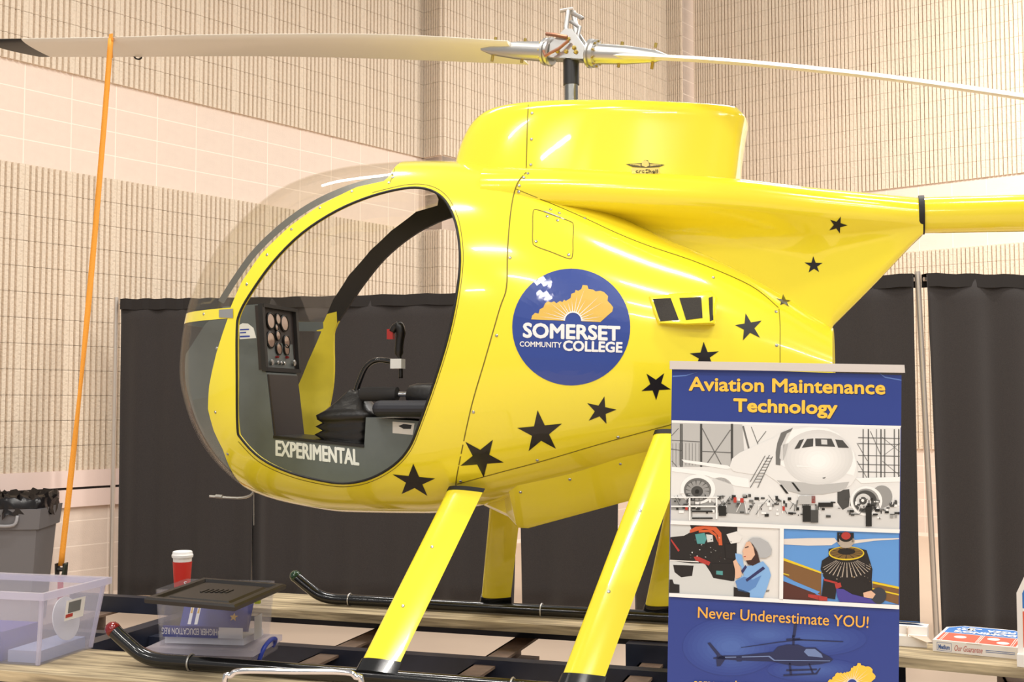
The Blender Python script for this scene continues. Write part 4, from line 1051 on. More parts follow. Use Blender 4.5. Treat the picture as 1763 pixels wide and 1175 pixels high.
for i in range(6): m.box(cc.x - .05 + i * .017, cc.x - .042 + i * .017, cc.y - .03, cc.y + .03, zl + .014, zl + .017)
m.build('lid_ribs', LIDM, lid)
# contents: a stack of leaflets and one standing blue leaflet with lettering
local_box('leaflet_stack', 'stack of white leaflets at the bottom of the lidded clear box', 'papers', lowb2, -w_ + .02, w_ - .03, -d_ + .035, d_ - .03, .005, .028, PAPER)
Mb = Matrix.Translation(lowb2.location) @ Matrix.Rotation(ang2, 4, 'Z')
lf = MB(); lf.box(-w_ + .03, w_ - .05, 0, .003, 0, .145)
leaf = lf.build('leaflet', [BLUEP, PAPER, mat('leaf_gold', (214, 168, 80), .5)]); tag(leaf, 'blue leaflet with gold star leaning inside the lidded clear box', 'leaflet')
leaf.location = Mb @ Vector((0, .0, .034)); leaf.rotation_euler = (math.radians(-28), 0, ang2)
m = MB()
def flat(m, pts, y, mi): m.add([(x, y, z) for x, z in pts], [tuple(range(len(pts)))], mi)
st_ = [(.055 + (.016 if i % 2 == 0 else .007) * math.sin(math.pi * i / 5), .05 + (.016 if i % 2 == 0 else .007) * math.cos(math.pi * i / 5)) for i in range(10)]
flat(m, st_, -.0006, 1)
for x in (.02, .06, .10): flat(m, [(x, .10), (x + .012, .10), (x + .022, .112), (x + .012, .122), (x, .122), (x + .01, .112)], -.0006, 0)
for x in (-.11, -.085): flat(m, [(x, .02), (x + .012, .02), (x + .012, .09), (x, .09)], -.0006, 0); flat(m, [(x + .002, .06), (x + .010, .06), (x + .006, .1)], -.0009, 1)
m.build('printed_marks', [PAPER, MATS['leaf_gold']], leaf, fix=False)
st2 = MB().box(-w_ + .02, w_ * .30, 0, .003, 0, .038).build('paper_strip', BLUEP); tag(st2, 'blue strip reading HIGHER EDUCATION upside down inside the clear box', 'paper')
st2.location = Mb @ Vector((0, -d_ + .018, .030)); st2.rotation_euler = (0, 0, ang2)
vs_, fs_ = text_mesh('HIGHER EDUCATION REG', .01)
x0_, x1_ = -w_ + .016, w_ * .29
new_mesh('lettering', [(x1_ - (x1_ - x0_) * x, -.0008, .031 - .022 * y) for x, y in vs_], fs_, PAPER, st2)
wc = MB().box(0, .085, 0, .002, 0, .036).build('white_card', PAPER); tag(wc, 'small white card next to the blue lettered strip in the box', 'card'); wc.location = Mb @ Vector((w_ * .32, -d_ + .019, .030)); wc.rotation_euler = (0, 0, ang2)
m = MB(); 
for q in (-.02, .0): m.box(w_ + .001, w_ + .002, -.075, -.005, .02, .10)
m.build('side_label', PAPER, lowb2)
# coffee cup on the far plank
cp = onz(313, 1033, DK); cup = thing('coffee_cup', 'red paper coffee cup with white lid behind the black lid', 'cup', (cp.x, cp.y, DK))
kc_ = F / cp.y; ch_ = (1033 - 957) / kc_
MB().lathe([(.030, 0), (.031, .002), (.042, ch_ - .006), (.042, ch_)], 32).build('paper_cup', mat('cup_white', (238, 234, 230), .5), cup, True, 40)
MB().lathe([(.0315, .012), (.0425, ch_ - .03), (.0425, ch_ - .03), (.0318, .012)], 32).build('red_sleeve', mat('sleeve_red', (196, 40, 30), .5), cup, True, 40)
MB().lathe([(.046, ch_ - .012), (.0475, ch_ - .006), (.0475, ch_), (.0445, ch_ + .003), (.043, ch_ + .014), (.040, ch_ + .016), (.038, ch_ + .010), (0, ch_ + .010)], 32).build('cup_lid', mat('lid_cup_white', (242, 240, 238), .4), cup, True, 40)
vs_, fs_ = text_mesh('S', .02); a_ = math.atan2(-cp.y, -cp.x)
def oncup(x, z, r=.0405): g = a_ + .35 + (x - .5) * .35; return (r * math.cos(g), r * math.sin(g), z)
new_mesh('cup_mark', [oncup(x, .065 + .022 * y, .0395 + .002) for x, y in vs_], fs_, PAPER, cup)
# orange ratchet strap from the blade down to the trailer edge
strap = thing('ratchet_strap', 'orange webbing strap tying the left rotor blade down to the trailer', 'strap', (0, 0, 0))
s_at = min(LE, key=lambda q: abs(q[0] - 2.25))
topw = HM @ onblade(191, 66, .055); bot = ony(105, 970, 4.75)
bot = onz(105, 1046, DK); bot = Vector((bot.x, bot.y, 0)); dB = (CAM + ray(105, 975) * (bot.y / ray(105, 975).y))
strap.location = (dB.x, dB.y, DK)
m = MB(); N = 40; vs = []
tb = HM @ onblade(191, 66, -.125) ; 
for i in range(N + 1):
    q = i / N; p = topw + (dB - topw) * q - strap.location
    p = p + Vector((.012 * math.sin(q * math.pi), 0, 0)); tw = 1.25 * math.exp(-((q - .68) / .16)**2)
    e = Vector((math.cos(tw), math.sin(tw), 0)) * .0125; vs += [p - e, p + e]
fs = [(2 * i, 2 * i + 1, 2 * i + 3, 2 * i + 2) for i in range(N)]
WEB = mat('orange_webbing', (240, 158, 50), .7, noise=(300, .12))
o = new_mesh('webbing', vs, fs, WEB, strap, True); md = o.modifiers.new('s', 'SOLIDIFY'); md.thickness = .0015
lpz = [onblade(191, 66, .055), onblade(191, 63, .05), onblade(191, 75, -.05), onblade(191, 98, -.125), onblade(191, 100, -.12), onblade(191, 80, .0)]
lo = [HM @ p - strap.location for p in (lpz[0], lpz[1] + Vector((0, 0, .012)), (lpz[1] + lpz[3]) / 2 + Vector((0, 0, .02)), lpz[3] + Vector((0, 0, .004)), lpz[3] - Vector((0, 0, .006)), lpz[0] - Vector((0, 0, .012)))]
vs = []
for p in lo: vs += [p - bd_w * .0125, p + bd_w * .0125]
fs = [(2 * i, 2 * i + 1, (2 * i + 3) % 12, (2 * i + 2) % 12) for i in range(6)]
o = new_mesh('strap_loop', vs, fs, WEB, strap); md = o.modifiers.new('s', 'SOLIDIFY'); md.thickness = .0015
b0_ = dB - strap.location
RBL = mat('ratchet_black', (34, 32, 30), .4)
m = MB(); zz = b0_.z
for sx in (-.02, .014): m.hexa([(sx, -.015, zz - .05), (sx + .006, -.015, zz - .05), (sx + .006, .02, zz - .05), (sx, .02, zz - .05)], [(sx, -.02, zz + .012), (sx + .006, -.02, zz + .012), (sx + .006, .03, zz + .012), (sx, .03, zz + .012)])
m.tube([(-.022, .0, zz - .015), (.022, 0, zz - .015)], .009, 10); m.build('ratchet', RBL, strap)
MB().tube(catmull([(.012, -.01, zz - .05), (.022, -.012, zz - .01), (.026, -.012, zz + .012)], 4), .009, 8).build('ratchet_lever', mat('lever_green', (44, 50, 36), .4), strap, True)
m = MB(); m.add([(-.0125, 0, zz - .04), (.0125, 0, zz - .04), (.0125, 0, .004), (-.0125, 0, .004)], [(0, 1, 2, 3)]); o = m.build('lower_webbing', mat('red_webbing', (190, 60, 60), .7), strap, fix=False); md = o.modifiers.new('s', 'SOLIDIFY'); md.thickness = .0015

# pizza boxes on the rotated plank
PZW = mat('pizza_white', (242, 236, 230), .6); PZB = mat('pizza_blue', (50, 118, 196), .6); PZR = mat('pizza_red', (232, 96, 70), .6); PZK = mat('pizza_cardboard', (214, 196, 178), .75)
PZN = mat('pizza_ink', (60, 96, 160), .6); PZS = mat('pizza_script', (196, 110, 100), .6)
def pizza(name_label, A, Bq, depth, hgt=.042, prints=True, group='pizza boxes'):
    ex = Bq - A; w_ = ex.length; an = math.atan2(ex.y, ex.x); u = ex.normalized(); v = Vector((-u.y, u.x, 0)); c = A + u * w_ / 2 + v * depth / 2
    t = thing('pizza_box', name_label, 'pizza box', (c.x, c.y, DK + .001), an, group)
    h = w_ / 2; dd = depth / 2; cut_ = .055
    poly = [(-h, -dd), (h, -dd), (h, dd - cut_), (h - cut_, dd), (-h + cut_, dd), (-h, dd - cut_)]
    MB().prism(poly, 'z', 0, hgt).build('carton', PZW, t)
    return t, h, dd, hgt
def top_print(t, h, dd, z, flip=False):
    m = MB()
    def P(x, y): return (x * h, y * dd, z)
    k = 0
    def fl(pts, mi, l): m.add([(x * h, y * dd, z + .0004 + .0003 * l) for x, y in pts], [tuple(range(len(pts)))], mi)
    fl([(-.93, .02), (.93, .02), (.93, .62), (.64, .93), (-.64, .93), (-.93, .62)], 0, 0)
    fl([(-.93, -.92), (.93, -.92), (.93, -.02), (-.93, -.02)], 1, 0)
    for x0, x1 in ((-.86, -.845), (-.82, -.805), (.02, .035), (-.015, 0), (.06, .075), (.80, .815), (.845, .86)): fl([(x0, -.92), (x1, -.92), (x1, -.02), (x0, -.02)], 2, 1)
    for cx, cy in ((-.45, -.42), (.33, -.33), (.6, -.68)): fl([(cx + .15 * math.cos(a), cy + .15 * math.sin(a)) for a in [2 * math.pi * i / 20 for i in range(20)]], 2, 1)
    for txt, (x0, x1, y0, y1) in (("DOMINO'S", (-.72, .78, .10, .36)), ('PIZZA', (.02, .72, .44, .70))):
        vs, fs = text_mesh(txt, .05)
        m.add([(-((-x1) + (x1 - x0) * x) * h, (y1 - (y1 - y0) * y) * dd, z + .0012) for x, y in vs], fs, 2)
    for q in range(4): fl([(-.72 + .12 * q, .52), (-.66 + .12 * q, .45), (-.6 + .12 * q, .52), (-.66 + .12 * q, .66)], 2, 1)
    fl([(-.45, .44), (-.3, .44), (-.3, .82), (-.45, .82)], 2, 1); fl([(-.62, .68), (-.12, .68), (-.12, .74), (-.62, .74)], 2, 1)
    m.build('lid_print', [PZB, PZR, PZW], t, fix=False)
A = onz(1606, 1122, DK); Bq = onz(1754, 1137, DK)
t, h, dd, hg = pizza('closed pizza box lying in front of the right drape upright', A, Bq, .33, .04)
top_print(t, h, dd, hg)
m = MB()
def ff(m, x0, x1, z0, z1, mi, l=0): m.add([(x0 * h, -dd - .0005 - .0003 * l, z0 * hg), (x1 * h, -dd - .0005 - .0003 * l, z0 * hg), (x1 * h, -dd - .0005 - .0003 * l, z1 * hg), (x0 * h, -dd - .0005 - .0003 * l, z1 * hg)], [(0, 1, 2, 3)], mi)
for (a, b, c, d) in ((-.9, -.55, .80, .83), (-.9, -.55, .12, .15), (-.9, -.892, .12, .83), (-.558, -.55, .12, .83), (.25, .92, .50, .55), (.25, .92, .36, .41)): ff(m, a, b, c, d, 0)
vs, fs = text_mesh('Medium', .03); m.add([((-.86 + .27 * x) * h, -dd - .001, (.24 + .42 * y) * hg) for x, y in vs], fs, 0)
vs, fs = text_mesh('Our Guarantee', .005, shear=.35); m.add([((-.48 + .66 * x) * h, -dd - .001, (.22 + .5 * y) * hg) for x, y in vs], fs, 1)
m.add([(-.2 * h, -dd - .0008, hg * .97), (.16 * h, -dd - .0008, hg * .97), (.16 * h, -dd - .0008, hg * .91), (-.2 * h, -dd - .0008, hg * .91)], [(0, 1, 2, 3)], 2)
m.build('front_print', [PZN, PZS, PZK], t, fix=False)
A2 = onz(1462, 1107, DK); B2 = onz(1588, 1116, DK); B2 = A2 + (B2 - A2).normalized() * .27
t2, h2, dd2, hg2 = pizza('opened pizza box half hidden behind the banner', A2, B2, .26, .036)
m = MB(); m.hexa([(-h2, -dd2 + .05, hg2), (h2, -dd2 + .05, hg2), (h2, dd2, hg2), (-h2, dd2, hg2)], [(-h2, -dd2 + .05, hg2 + .03), (h2, -dd2 + .05, hg2 + .028), (h2, dd2, hg2 + .004), (-h2, dd2, hg2 + .004)])
m.build('raised_lid', PZW, t2)
m = MB(); m.add([(-h2 * .9, -dd2 + .12, hg2 + .034), (h2 * .95, -dd2 + .12, hg2 + .032), (h2 * .7, dd2 * .8, hg2 + .014), (-h2 * .9, dd2 * .8, hg2 + .014)], [(0, 1, 2, 3)], 0)
m.build('lid_print', [PZB], t2, fix=False)
m = MB(); m.hexa([(h2 * .55, -dd2 - .004, hg2 + .004), (h2, -dd2 - .004, hg2 + .004), (h2 + .022, -dd2 - .02, hg2 - .012), (h2 + .0, -dd2 - .03, hg2 - .012)], [(h2 * .55, -dd2 - .004, hg2 + .006), (h2, -dd2 - .004, hg2 + .006), (h2 + .022, -dd2 - .02, hg2 - .010), (h2, -dd2 - .03, hg2 - .010)])
m.box(h2 * .5, h2 * .52, -dd2, -dd2 + .05, hg2, hg2 + .03); m.build('side_flap', PZK, t2)
A3 = onz(1751, 1149, DK); ud = (Bq - A).normalized(); B3 = A3 + ud * .34
t3, h3, dd3, hg3 = pizza('opened pizza box with its lid standing up at the right edge', A3, B3, .30, .04)
m = MB(); lidh = .30; yl = -dd3 + .03
poly = [(-h3, .0), (h3, .0), (h3, lidh - .055), (h3 - .055, lidh), (-h3 + .045, lidh), (-h3, lidh - .1)]
MB().prism([(x, z + hg3) for x, z in poly], 'y', yl, yl + .02).build('standing_lid', PZW, t3)
m = MB(); zf0 = hg3
for poly, mi in (([(-h3 + .018, zf0 + .15), (h3 - .02, zf0 + .15), (h3 - .02, zf0 + lidh - .06), (h3 - .06, zf0 + lidh - .02), (-h3 + .055, zf0 + lidh - .02), (-h3 + .018, zf0 + lidh - .10)], 0), ([(-h3 + .018, zf0 + .02), (h3 - .02, zf0 + .02), (h3 - .02, zf0 + .14), (-h3 + .018, zf0 + .14)], 1)):
    m.add([(x, yl - .0006, z) for x, z in poly], [tuple(range(len(poly)))], mi)
m.build('lid_print', [PZB, PZR], t3, fix=False)

# ================================================================== BANNER STAND
YB = 3.0; BROLL = math.radians(1.15); BYAW = math.radians(-6.0)
bo = ony(1352, 640, YB)
ban = thing('banner_stand', 'retractable blue banner stand for aviation maintenance in front of the helicopter', 'banner', (bo.x, bo.y, 0), BYAW)
# local frame: x right, y away, z up (slight lean of the fabric built in)
BM = Matrix.Translation(ban.location) @ Matrix.Rotation(BYAW, 4, 'Z'); BI = BM.inverted(); BR3 = BI.to_3x3(); BC = BI @ CAM
def onb(px, py, lay=0):
    d = BR3 @ ray(px, py); p = BC + d * (-BC.y / d.y); p.y = -.0025 - .00025 * lay; return p
TL, TR_, = onb(1157, 640), onb(1552, 653); BLq, BRq = onb(1149, 1175), onb(1547, 1180)
def ext(a, b, z): k = (a.z - z) / (a.z - b.z); return a + (b - a) * k
g0, g1 = ext(TL, BLq, .07), ext(TR_, BRq, .07)
m = MB(); m.hexa([(g0.x, -.002, g0.z), (g1.x, -.002, g1.z), (g1.x, 0, g1.z), (g0.x, 0, g0.z)], [(TL.x, -.002, TL.z + .01), (TR_.x, -.002, TR_.z + .01), (TR_.x, 0, TR_.z + .01), (TL.x, 0, TL.z + .01)])
BBLUE = mat('banner_blue', (44, 64, 140), .35)
sheet = m.build('banner_sheet', BBLUE, ban)
a, b, c, d = onb(1153, 622), onb(1555, 629), onb(1556, 641), onb(1153, 635)
m = MB(); m.hexa([(d.x, -.014, d.z - .002), (c.x, -.014, c.z - .002), (c.x, .012, c.z - .002), (d.x, .012, d.z - .002)], [(a.x, -.014, a.z), (b.x, -.014, b.z), (b.x, .012, b.z), (a.x, .012, a.z)])
m.build('top_rail', mat('rail_silver', (222, 214, 208), .35, metal=.3), ban)
MB().tube([((TL.x + TR_.x) / 2, .03, .06), ((TL.x + TR_.x) / 2, .03, TL.z)], .011, 10).build('support_pole', ALU, ban, True, 40)
m = MB(); m.box(g0.x - .02, g1.x + .02, -.06, .06, .015, .085); m.box(g0.x + .04, g0.x + .08, -.2, .2, 0, .015); m.box(g1.x - .08, g1.x - .04, -.2, .2, 0, .015); m.build('base_cassette', ALU, ban)
def printed(name, polys, mats, parent=None):
    m = MB()
    for vs, fs, mi, lay in polys: m.add([onb(x, y, lay) for x, y in vs], fs, mi)
    return m.build(name, mats, parent or sheet, fix=False)
def pg(pts, mi, lay): return (list(pts), [tuple(range(len(pts)))], mi, lay)
def tp_(pts, mi, lay): v, f = tess(pts, 1e9); return (v, f, mi, lay)
A_ = lambda x, y: (1140 + x / 3.917, 600 + y / 3.917)
B_ = lambda x, y: (1140 + x / 3.983, 880 + y / 3.983)
GOLD = mat('print_gold', (250, 200, 70), .4); PWH = mat('print_white', (240, 238, 236), .4)
tsh = mat('print_shadow_blue', (26, 36, 84), .4)
Pq = []
for txt, q in (('Aviation Maintenance', [A_(182, 195), A_(1500, 222), A_(1500, 310), A_(182, 284)]), ('Technology', [A_(484, 342), A_(1178, 366), A_(1175, 470), A_(484, 448)])):
    if txt == 'Technology': q = [A_(484, 342), A_(1178, 360), A_(1175, 472), A_(484, 452)]
    sh = [(x + 1, y + 1) for x, y in q]
    Pq += (txt_poly(txt, sh, 1, 1, .032)); Pq += (txt_poly(txt, q, 0, 2, .03))
printed('title_lettering', Pq, [GOLD, tsh])
sw = mat('print_swoosh', (90, 120, 190), .4)
printed('swoosh', [pg([A_(70, 185), A_(160, 180), A_(240, 160), A_(160, 188), A_(70, 196)], 0, 1)], [sw])
printed('swoosh', [pg([A_(1460, 165), A_(1500, 190), A_(1612, 212), A_(1612, 220), A_(1500, 200)], 0, 1)], [sw])
printed('white_border', [pg([A_(64, 486), A_(1610, 524), A_(1605, 540), A_(64, 503)], 0, 1), pg([B_(58, 64), B_(1625, 126), B_(1622, 152), B_(56, 90)], 0, 1), pg([B_(805, 118), B_(832, 120), B_(826, 606), B_(800, 604)], 0, 3), pg([B_(48, 562), B_(1620, 645), B_(1620, 672), B_(46, 586)], 0, 3)], [PWH])
# photo 1: airliner in a hangar (black and white)
gm = [mat('print_grey_%d' % g, (g, g, g - 2), .4) for g in (28, 70, 110, 150, 185, 210, 228, 240)]
R_ = mat('print_red', (186, 60, 48), .4); gm.append(R_)
Pq = [pg([A_(64, 503), A_(1605, 540), A_(1598, 1226), A_(56, 1164)], 6, 1)]
Pq.append(pg([A_(64, 503), A_(540, 514), A_(560, 800), A_(64, 800)], 4, 2))
for x in (120, 130, 255, 262, 462, 470): Pq.append(pg([A_(x, 510), A_(x + 8, 510), A_(x + 8, 800), A_(x, 800)], 1, 3))
for (x0, y0, x1, y1, w_) in ((270, 540, 400, 790, 7), (460, 550, 300, 780, 7), (64, 620, 262, 632, 6), (262, 695, 470, 705, 7), (60, 680, 130, 690, 6), (64, 590, 110, 540, 5), (64, 760, 100, 800, 5), (600, 530, 650, 660, 5), (545, 525, 585, 680, 12), (700, 560, 640, 640, 5)):
    dx, dy_ = x1 - x0, y1 - y0; l_ = math.hypot(dx, dy_); nx, ny = -dy_ / l_ * w_ / 2, dx / l_ * w_ / 2
    Pq.append(pg([A_(x0 + nx, y0 + ny), A_(x1 + nx, y1 + ny), A_(x1 - nx, y1 - ny), A_(x0 - nx, y0 - ny)], 2, 3))
for x in range(70, 250, 22): Pq.append(pg([A_(x, 640), A_(x + 3, 640), A_(x + 3, 790), A_(x, 790)], 2, 3))
for x, c in ((1350, 2), (1385, 1), (1440, 3), (1470, 1), (1495, 2), (1560, 2), (1590, 1)): Pq.append(pg([A_(x, 545), A_(x + 8, 546), A_(x + 8, 900), A_(x, 900)], c, 3))
for y in (600, 640, 720, 780, 830): Pq.append(pg([A_(1320, y), A_(1600, y + 6), A_(1600, y + 12), A_(1320, y + 6)], 2, 3))
for (x0, y0, x1, y1) in ((1310, 640, 1380, 760), (1310, 760, 1380, 880), (1480, 600, 1600, 700), (1600, 640, 1480, 730), (1480, 760, 1600, 860), (1400, 560, 1470, 720)):
    Pq.append(pg([A_(x0, y0), A_(x1, y1), A_(x1 + 5, y1), A_(x0 + 5, y0)], 2, 3))
Pq.append(pg([A_(58, 1010), A_(1600, 1080), A_(1598, 1226), A_(56, 1164)], 5, 2))     # hangar floor
Pq.append(pg([A_(60, 1010), A_(560, 1030), A_(560, 1120), A_(60, 1090)], 3, 3))
Pq.append(pg([A_(130, 750), A_(440, 790), A_(470, 810), A_(430, 815), A_(150, 770)], 7, 4)); Pq.append(pg([A_(64, 800), A_(300, 830), A_(580, 880), A_(590, 940), A_(500, 930), A_(300, 860), A_(64, 830)], 7, 4))
Pq.append(tp_([A_(*q) for q in [(455, 800), (470, 745), (520, 705), (640, 650), (760, 600), (800, 565), (880, 535), (1000, 525), (1110, 535), (1190, 570), (1250, 630), (1295, 700), (1315, 790), (1310, 870), (1270, 925), (1200, 965), (1080, 985), (940, 985), (840, 960), (760, 890), (700, 850), (600, 850), (480, 830)]], 6, 5))
Pq.append(tp_([A_(*q) for q in [(770, 700), (800, 640), (830, 590), (880, 550), (990, 532), (1110, 540), (1185, 575), (1245, 635), (1290, 705), (1308, 790), (1290, 860), (1220, 840), (1000, 800), (820, 800), (780, 770)]], 7, 6))
for i in range(8):
    k = 1 - i * .11; gm.append(mat('print_nose_%d' % i, (214 + 4 * i, 214 + 4 * i, 212 + 4 * i), .4))
    Pq.append(pg([A_(1050 + 235 * k * math.cos(2 * math.pi * j / 36), 735 + 30 * (1 - k) + 185 * k * math.sin(2 * math.pi * j / 36)) for j in range(36)], len(gm) - 1, 6.2 + .1 * i))
Pq.append(tp_([A_(*q) for q in [(770, 890), (900, 900), (1080, 920), (1260, 900), (1240, 940), (1180, 968), (1080, 985), (940, 985), (850, 962)]], 4, 6))
Pq.append(tp_([A_(*q) for q in [(800, 570), (880, 537), (850, 590), (815, 650), (800, 720), (795, 790), (765, 785), (765, 700), (775, 640)]], 2, 7)); Pq.append(tp_([A_(*q) for q in [(840, 575), (868, 560), (835, 620), (812, 690), (805, 760), (790, 740), (800, 660)]], 5, 8))
Pq.append(pg([A_(815, 650), A_(850, 640), A_(830, 720), A_(812, 760)], 4, 8))
for q in ([(890, 680), (925, 620), (955, 612), (925, 675)], [(940, 672), (975, 612), (1018, 608), (1016, 662)], [(1030, 608), (1140, 610), (1165, 665), (1032, 660)], [(1165, 615), (1215, 620), (1258, 672), (1185, 670)]): Pq.append(pg([A_(*p) for p in q], 1, 8))
Pq.append(pg([A_(1070, 615), A_(1110, 617), A_(1112, 650), A_(1072, 648)], 5, 9))
for x, y in ((790, 920), (870, 905)): Pq.append(pg([A_(x, y), A_(x + 15, y), A_(x + 62, y + 60), A_(x + 45, y + 60)], 0, 8))
Pq.append(pg([A_(905, 790), A_(995, 795), A_(995, 803), A_(905, 798)], 7, 8)); Pq.append(pg([A_(1080, 872), A_(1102, 868), A_(1095, 878), A_(1082, 880)], 2, 8))
def ell(cx, cy, rx, ry, mi, lay, n=28): return pg([A_(cx + rx * math.cos(2 * math.pi * i / n), cy + ry * math.sin(2 * math.pi * i / n)) for i in range(n)], mi, lay)
Pq += [ell(390, 960, 90, 90, 5, 4), ell(240, 950, 118, 100, 7, 5), ell(238, 955, 92, 80, 2, 6), ell(238, 960, 78, 66, 3, 7), ell(235, 965, 40, 36, 1, 8), ell(235, 965, 14, 14, 0, 9)]
for i in range(14):
    a = 2 * math.pi * i / 14; Pq.append(pg([A_(238 + 42 * math.cos(a), 962 + 38 * math.sin(a)), A_(238 + 80 * math.cos(a + .05), 958 + 68 * math.sin(a + .05)), A_(238 + 80 * math.cos(a + .14), 958 + 68 * math.sin(a + .14))], 1, 8))
Pq += [ell(1480, 1000, 70, 75, 3, 4), ell(1375, 1030, 108, 100, 7, 5), ell(1372, 1030, 88, 84, 3, 6), ell(1368, 1032, 78, 74, 1, 7), ell(1355, 1030, 52, 50, 5, 8), ell(1352, 1028, 26, 26, 1, 9), ell(1350, 1026, 10, 10, 7, 10)]
Pq.append(pg([A_(1300, 875), A_(1602, 868), A_(1602, 900), A_(1340, 910)], 7, 5))
Pq.append(pg([A_(1180, 960), A_(1260, 950), A_(1270, 1060), A_(1215, 1090), A_(1180, 1040)], 1, 4))
# stairs, carts, gear
for (x0, y0, x1, y1) in ((720, 720, 590, 940), (740, 730, 640, 940), (690, 725, 590, 900)): Pq.append(pg([A_(x0, y0), A_(x0 + 6, y0), A_(x1 + 6, y1), A_(x1, y1)], 2, 9))
for i in range(9): Pq.append(pg([A_(620 + 10 * i, 900 - 20 * i), A_(665 + 9 * i, 900 - 20 * i), A_(665 + 9 * i, 904 - 20 * i), A_(620 + 10 * i, 904 - 20 * i)], 2, 9))
rnd = random.Random(3)
for i in range(150):
    x = rnd.choice([rnd.uniform(70, 440), rnd.uniform(440, 760), rnd.uniform(700, 1300), rnd.uniform(1250, 1590)]); y = rnd.uniform(985, 1120) + (x - 800) * .03
    w_ = rnd.uniform(6, 34); h_ = rnd.uniform(4, 26); Pq.append(pg([A_(x, y), A_(min(x + w_, 1598), y + .04 * w_), A_(min(x + w_, 1598), y + h_), A_(x, y + h_)], rnd.choice([0, 0, 1, 1, 2, 3, 7, 7, 1, 0]), 11 + i % 5))
for i in range(36):
    x = rnd.uniform(70, 1560); y = rnd.uniform(990, 1080); x2 = x + rnd.uniform(-60, 60); y2 = y + rnd.uniform(40, 90); x2 = min(max(x2, 66), 1590)
    Pq.append(pg([A_(x, y), A_(x + 4, y), A_(x2 + 4, y2), A_(x2, y2)], rnd.choice([0, 1, 7, 1]), 16))
for (x0, y0, x1, y1, c) in ((180, 1000, 190, 1160, 7), (360, 1010, 372, 1150, 7), (60, 1000, 380, 1008, 7), (60, 1060, 370, 1070, 7), (200, 1095, 340, 1105, 0), (200, 1140, 340, 1150, 0), (380, 1060, 430, 1130, 0), (945, 1060, 1000, 1170, 0), (1000, 1090, 1050, 1175, 1), (1050, 1040, 1150, 1070, 0), (1370, 1060, 1410, 1200, 0), (1380, 1045, 1400, 1070, 0), (920, 995, 1030, 1050, 4), (1005, 995, 1030, 1045, 8), (480, 1005, 500, 1040, 8), (525, 1010, 548, 1040, 8), (810, 1065, 825, 1095, 8), (155, 1070, 172, 1090, 8)):
    Pq.append(pg([A_(x0, y0), A_(x1, y0), A_(x1, y1), A_(x0, y1)], c, 17))
# keep the print inside its frame: lower border is laid over the clutter
printed('hangar_photo', Pq, gm)
printed('white_border', [pg([B_(58, 64), B_(1625, 126), B_(1622, 152), B_(56, 90)], 0, 20)], [PWH])
# photo 2: mechanic in a knit cap at an engine
cm2 = [mat('p2_wall', (226, 224, 220), .4), mat('p2_black', (30, 26, 26), .4), mat('p2_panel', (206, 208, 206), .4), mat('p2_orange', (206, 92, 50), .4), mat('p2_teal', (80, 150, 150), .4), mat('p2_skin', (222, 180, 152), .4), mat('p2_cap', (176, 178, 180), .4), mat('p2_hair', (58, 36, 32), .4), mat('p2_shirt', (130, 176, 226), .4), mat('p2_shirt_dark', (92, 136, 196), .4), mat('p2_strap', (44, 48, 96), .4), mat('p2_red', (176, 56, 50), .4), mat('p2_grey', (120, 120, 116), .4)]
Pq = [pg([B_(56, 90), B_(805, 118), B_(800, 604), B_(48, 562)], 0, 1)]
Pq.append(tp_([B_(*q) for q in [(56, 92), (515, 110), (510, 300), (495, 480), (330, 490), (215, 470), (52, 440)]], 1, 2))
Pq.append(tp_([B_(*q) for q in [(56, 92), (190, 97), (205, 140), (150, 170), (56, 180)]], 2, 3))
Pq.append(tp_([B_(*q) for q in [(50, 340), (200, 360), (290, 360), (330, 420), (350, 460), (495, 485), (490, 585), (48, 562)]], 2, 4)); Pq.append(tp_([B_(*q) for q in [(75, 370), (215, 375), (205, 445), (130, 455), (85, 420)]], 1, 5))
Pq.append(tp_([B_(*q) for q in [(340, 360), (490, 360), (492, 480), (380, 465), (340, 420)]], 1, 6)); Pq.append(pg([B_(370, 410), B_(415, 412), B_(415, 440), B_(370, 435)], 4, 7))
Pq.append(tp_([B_(*q) for q in [(190, 130), (230, 108), (300, 100), (370, 110), (405, 150), (412, 235), (388, 235), (380, 165), (350, 135), (290, 122), (190, 152)]], 3, 7)); Pq.append(tp_([B_(*q) for q in [(250, 130), (330, 128), (372, 160), (385, 220), (360, 170), (320, 145), (250, 148)]], 3, 8))
Pq.append(tp_([B_(*q) for q in [(225, 160), (290, 150), (305, 190), (290, 225), (240, 225)]], 4, 7)); Pq.append(pg([B_(300, 160), B_(345, 165), B_(350, 210), B_(310, 215)], 2, 7))
Pq.append(tp_([B_(*q) for q in [(215, 315), (240, 310), (330, 350), (320, 375), (230, 340)]], 11, 8)); Pq.append(pg([B_(52, 335), B_(250, 345), B_(250, 352), B_(52, 343)], 0, 7)); Pq.append(pg([B_(60, 190), B_(120, 270), B_(110, 280), B_(60, 205)], 11, 7))
for i in range(46):
    x = rnd.uniform(160, 470); y = rnd.uniform(180, 350); r_ = rnd.uniform(4, 14); Pq.append(pg([B_(x, y), B_(x + r_, y + rnd.uniform(-3, 5)), B_(x + r_ * .7, y + r_ * .7)], rnd.choice([12, 2, 1, 12, 0, 7]), 9))
Pq.append(pg([B_(430, 225), B_(505, 232), B_(500, 330), B_(435, 325)], 1, 10)); Pq.append(tp_([B_(*q) for q in [(440, 160), (510, 140), (550, 180), (530, 215), (470, 225)]], 0, 6))
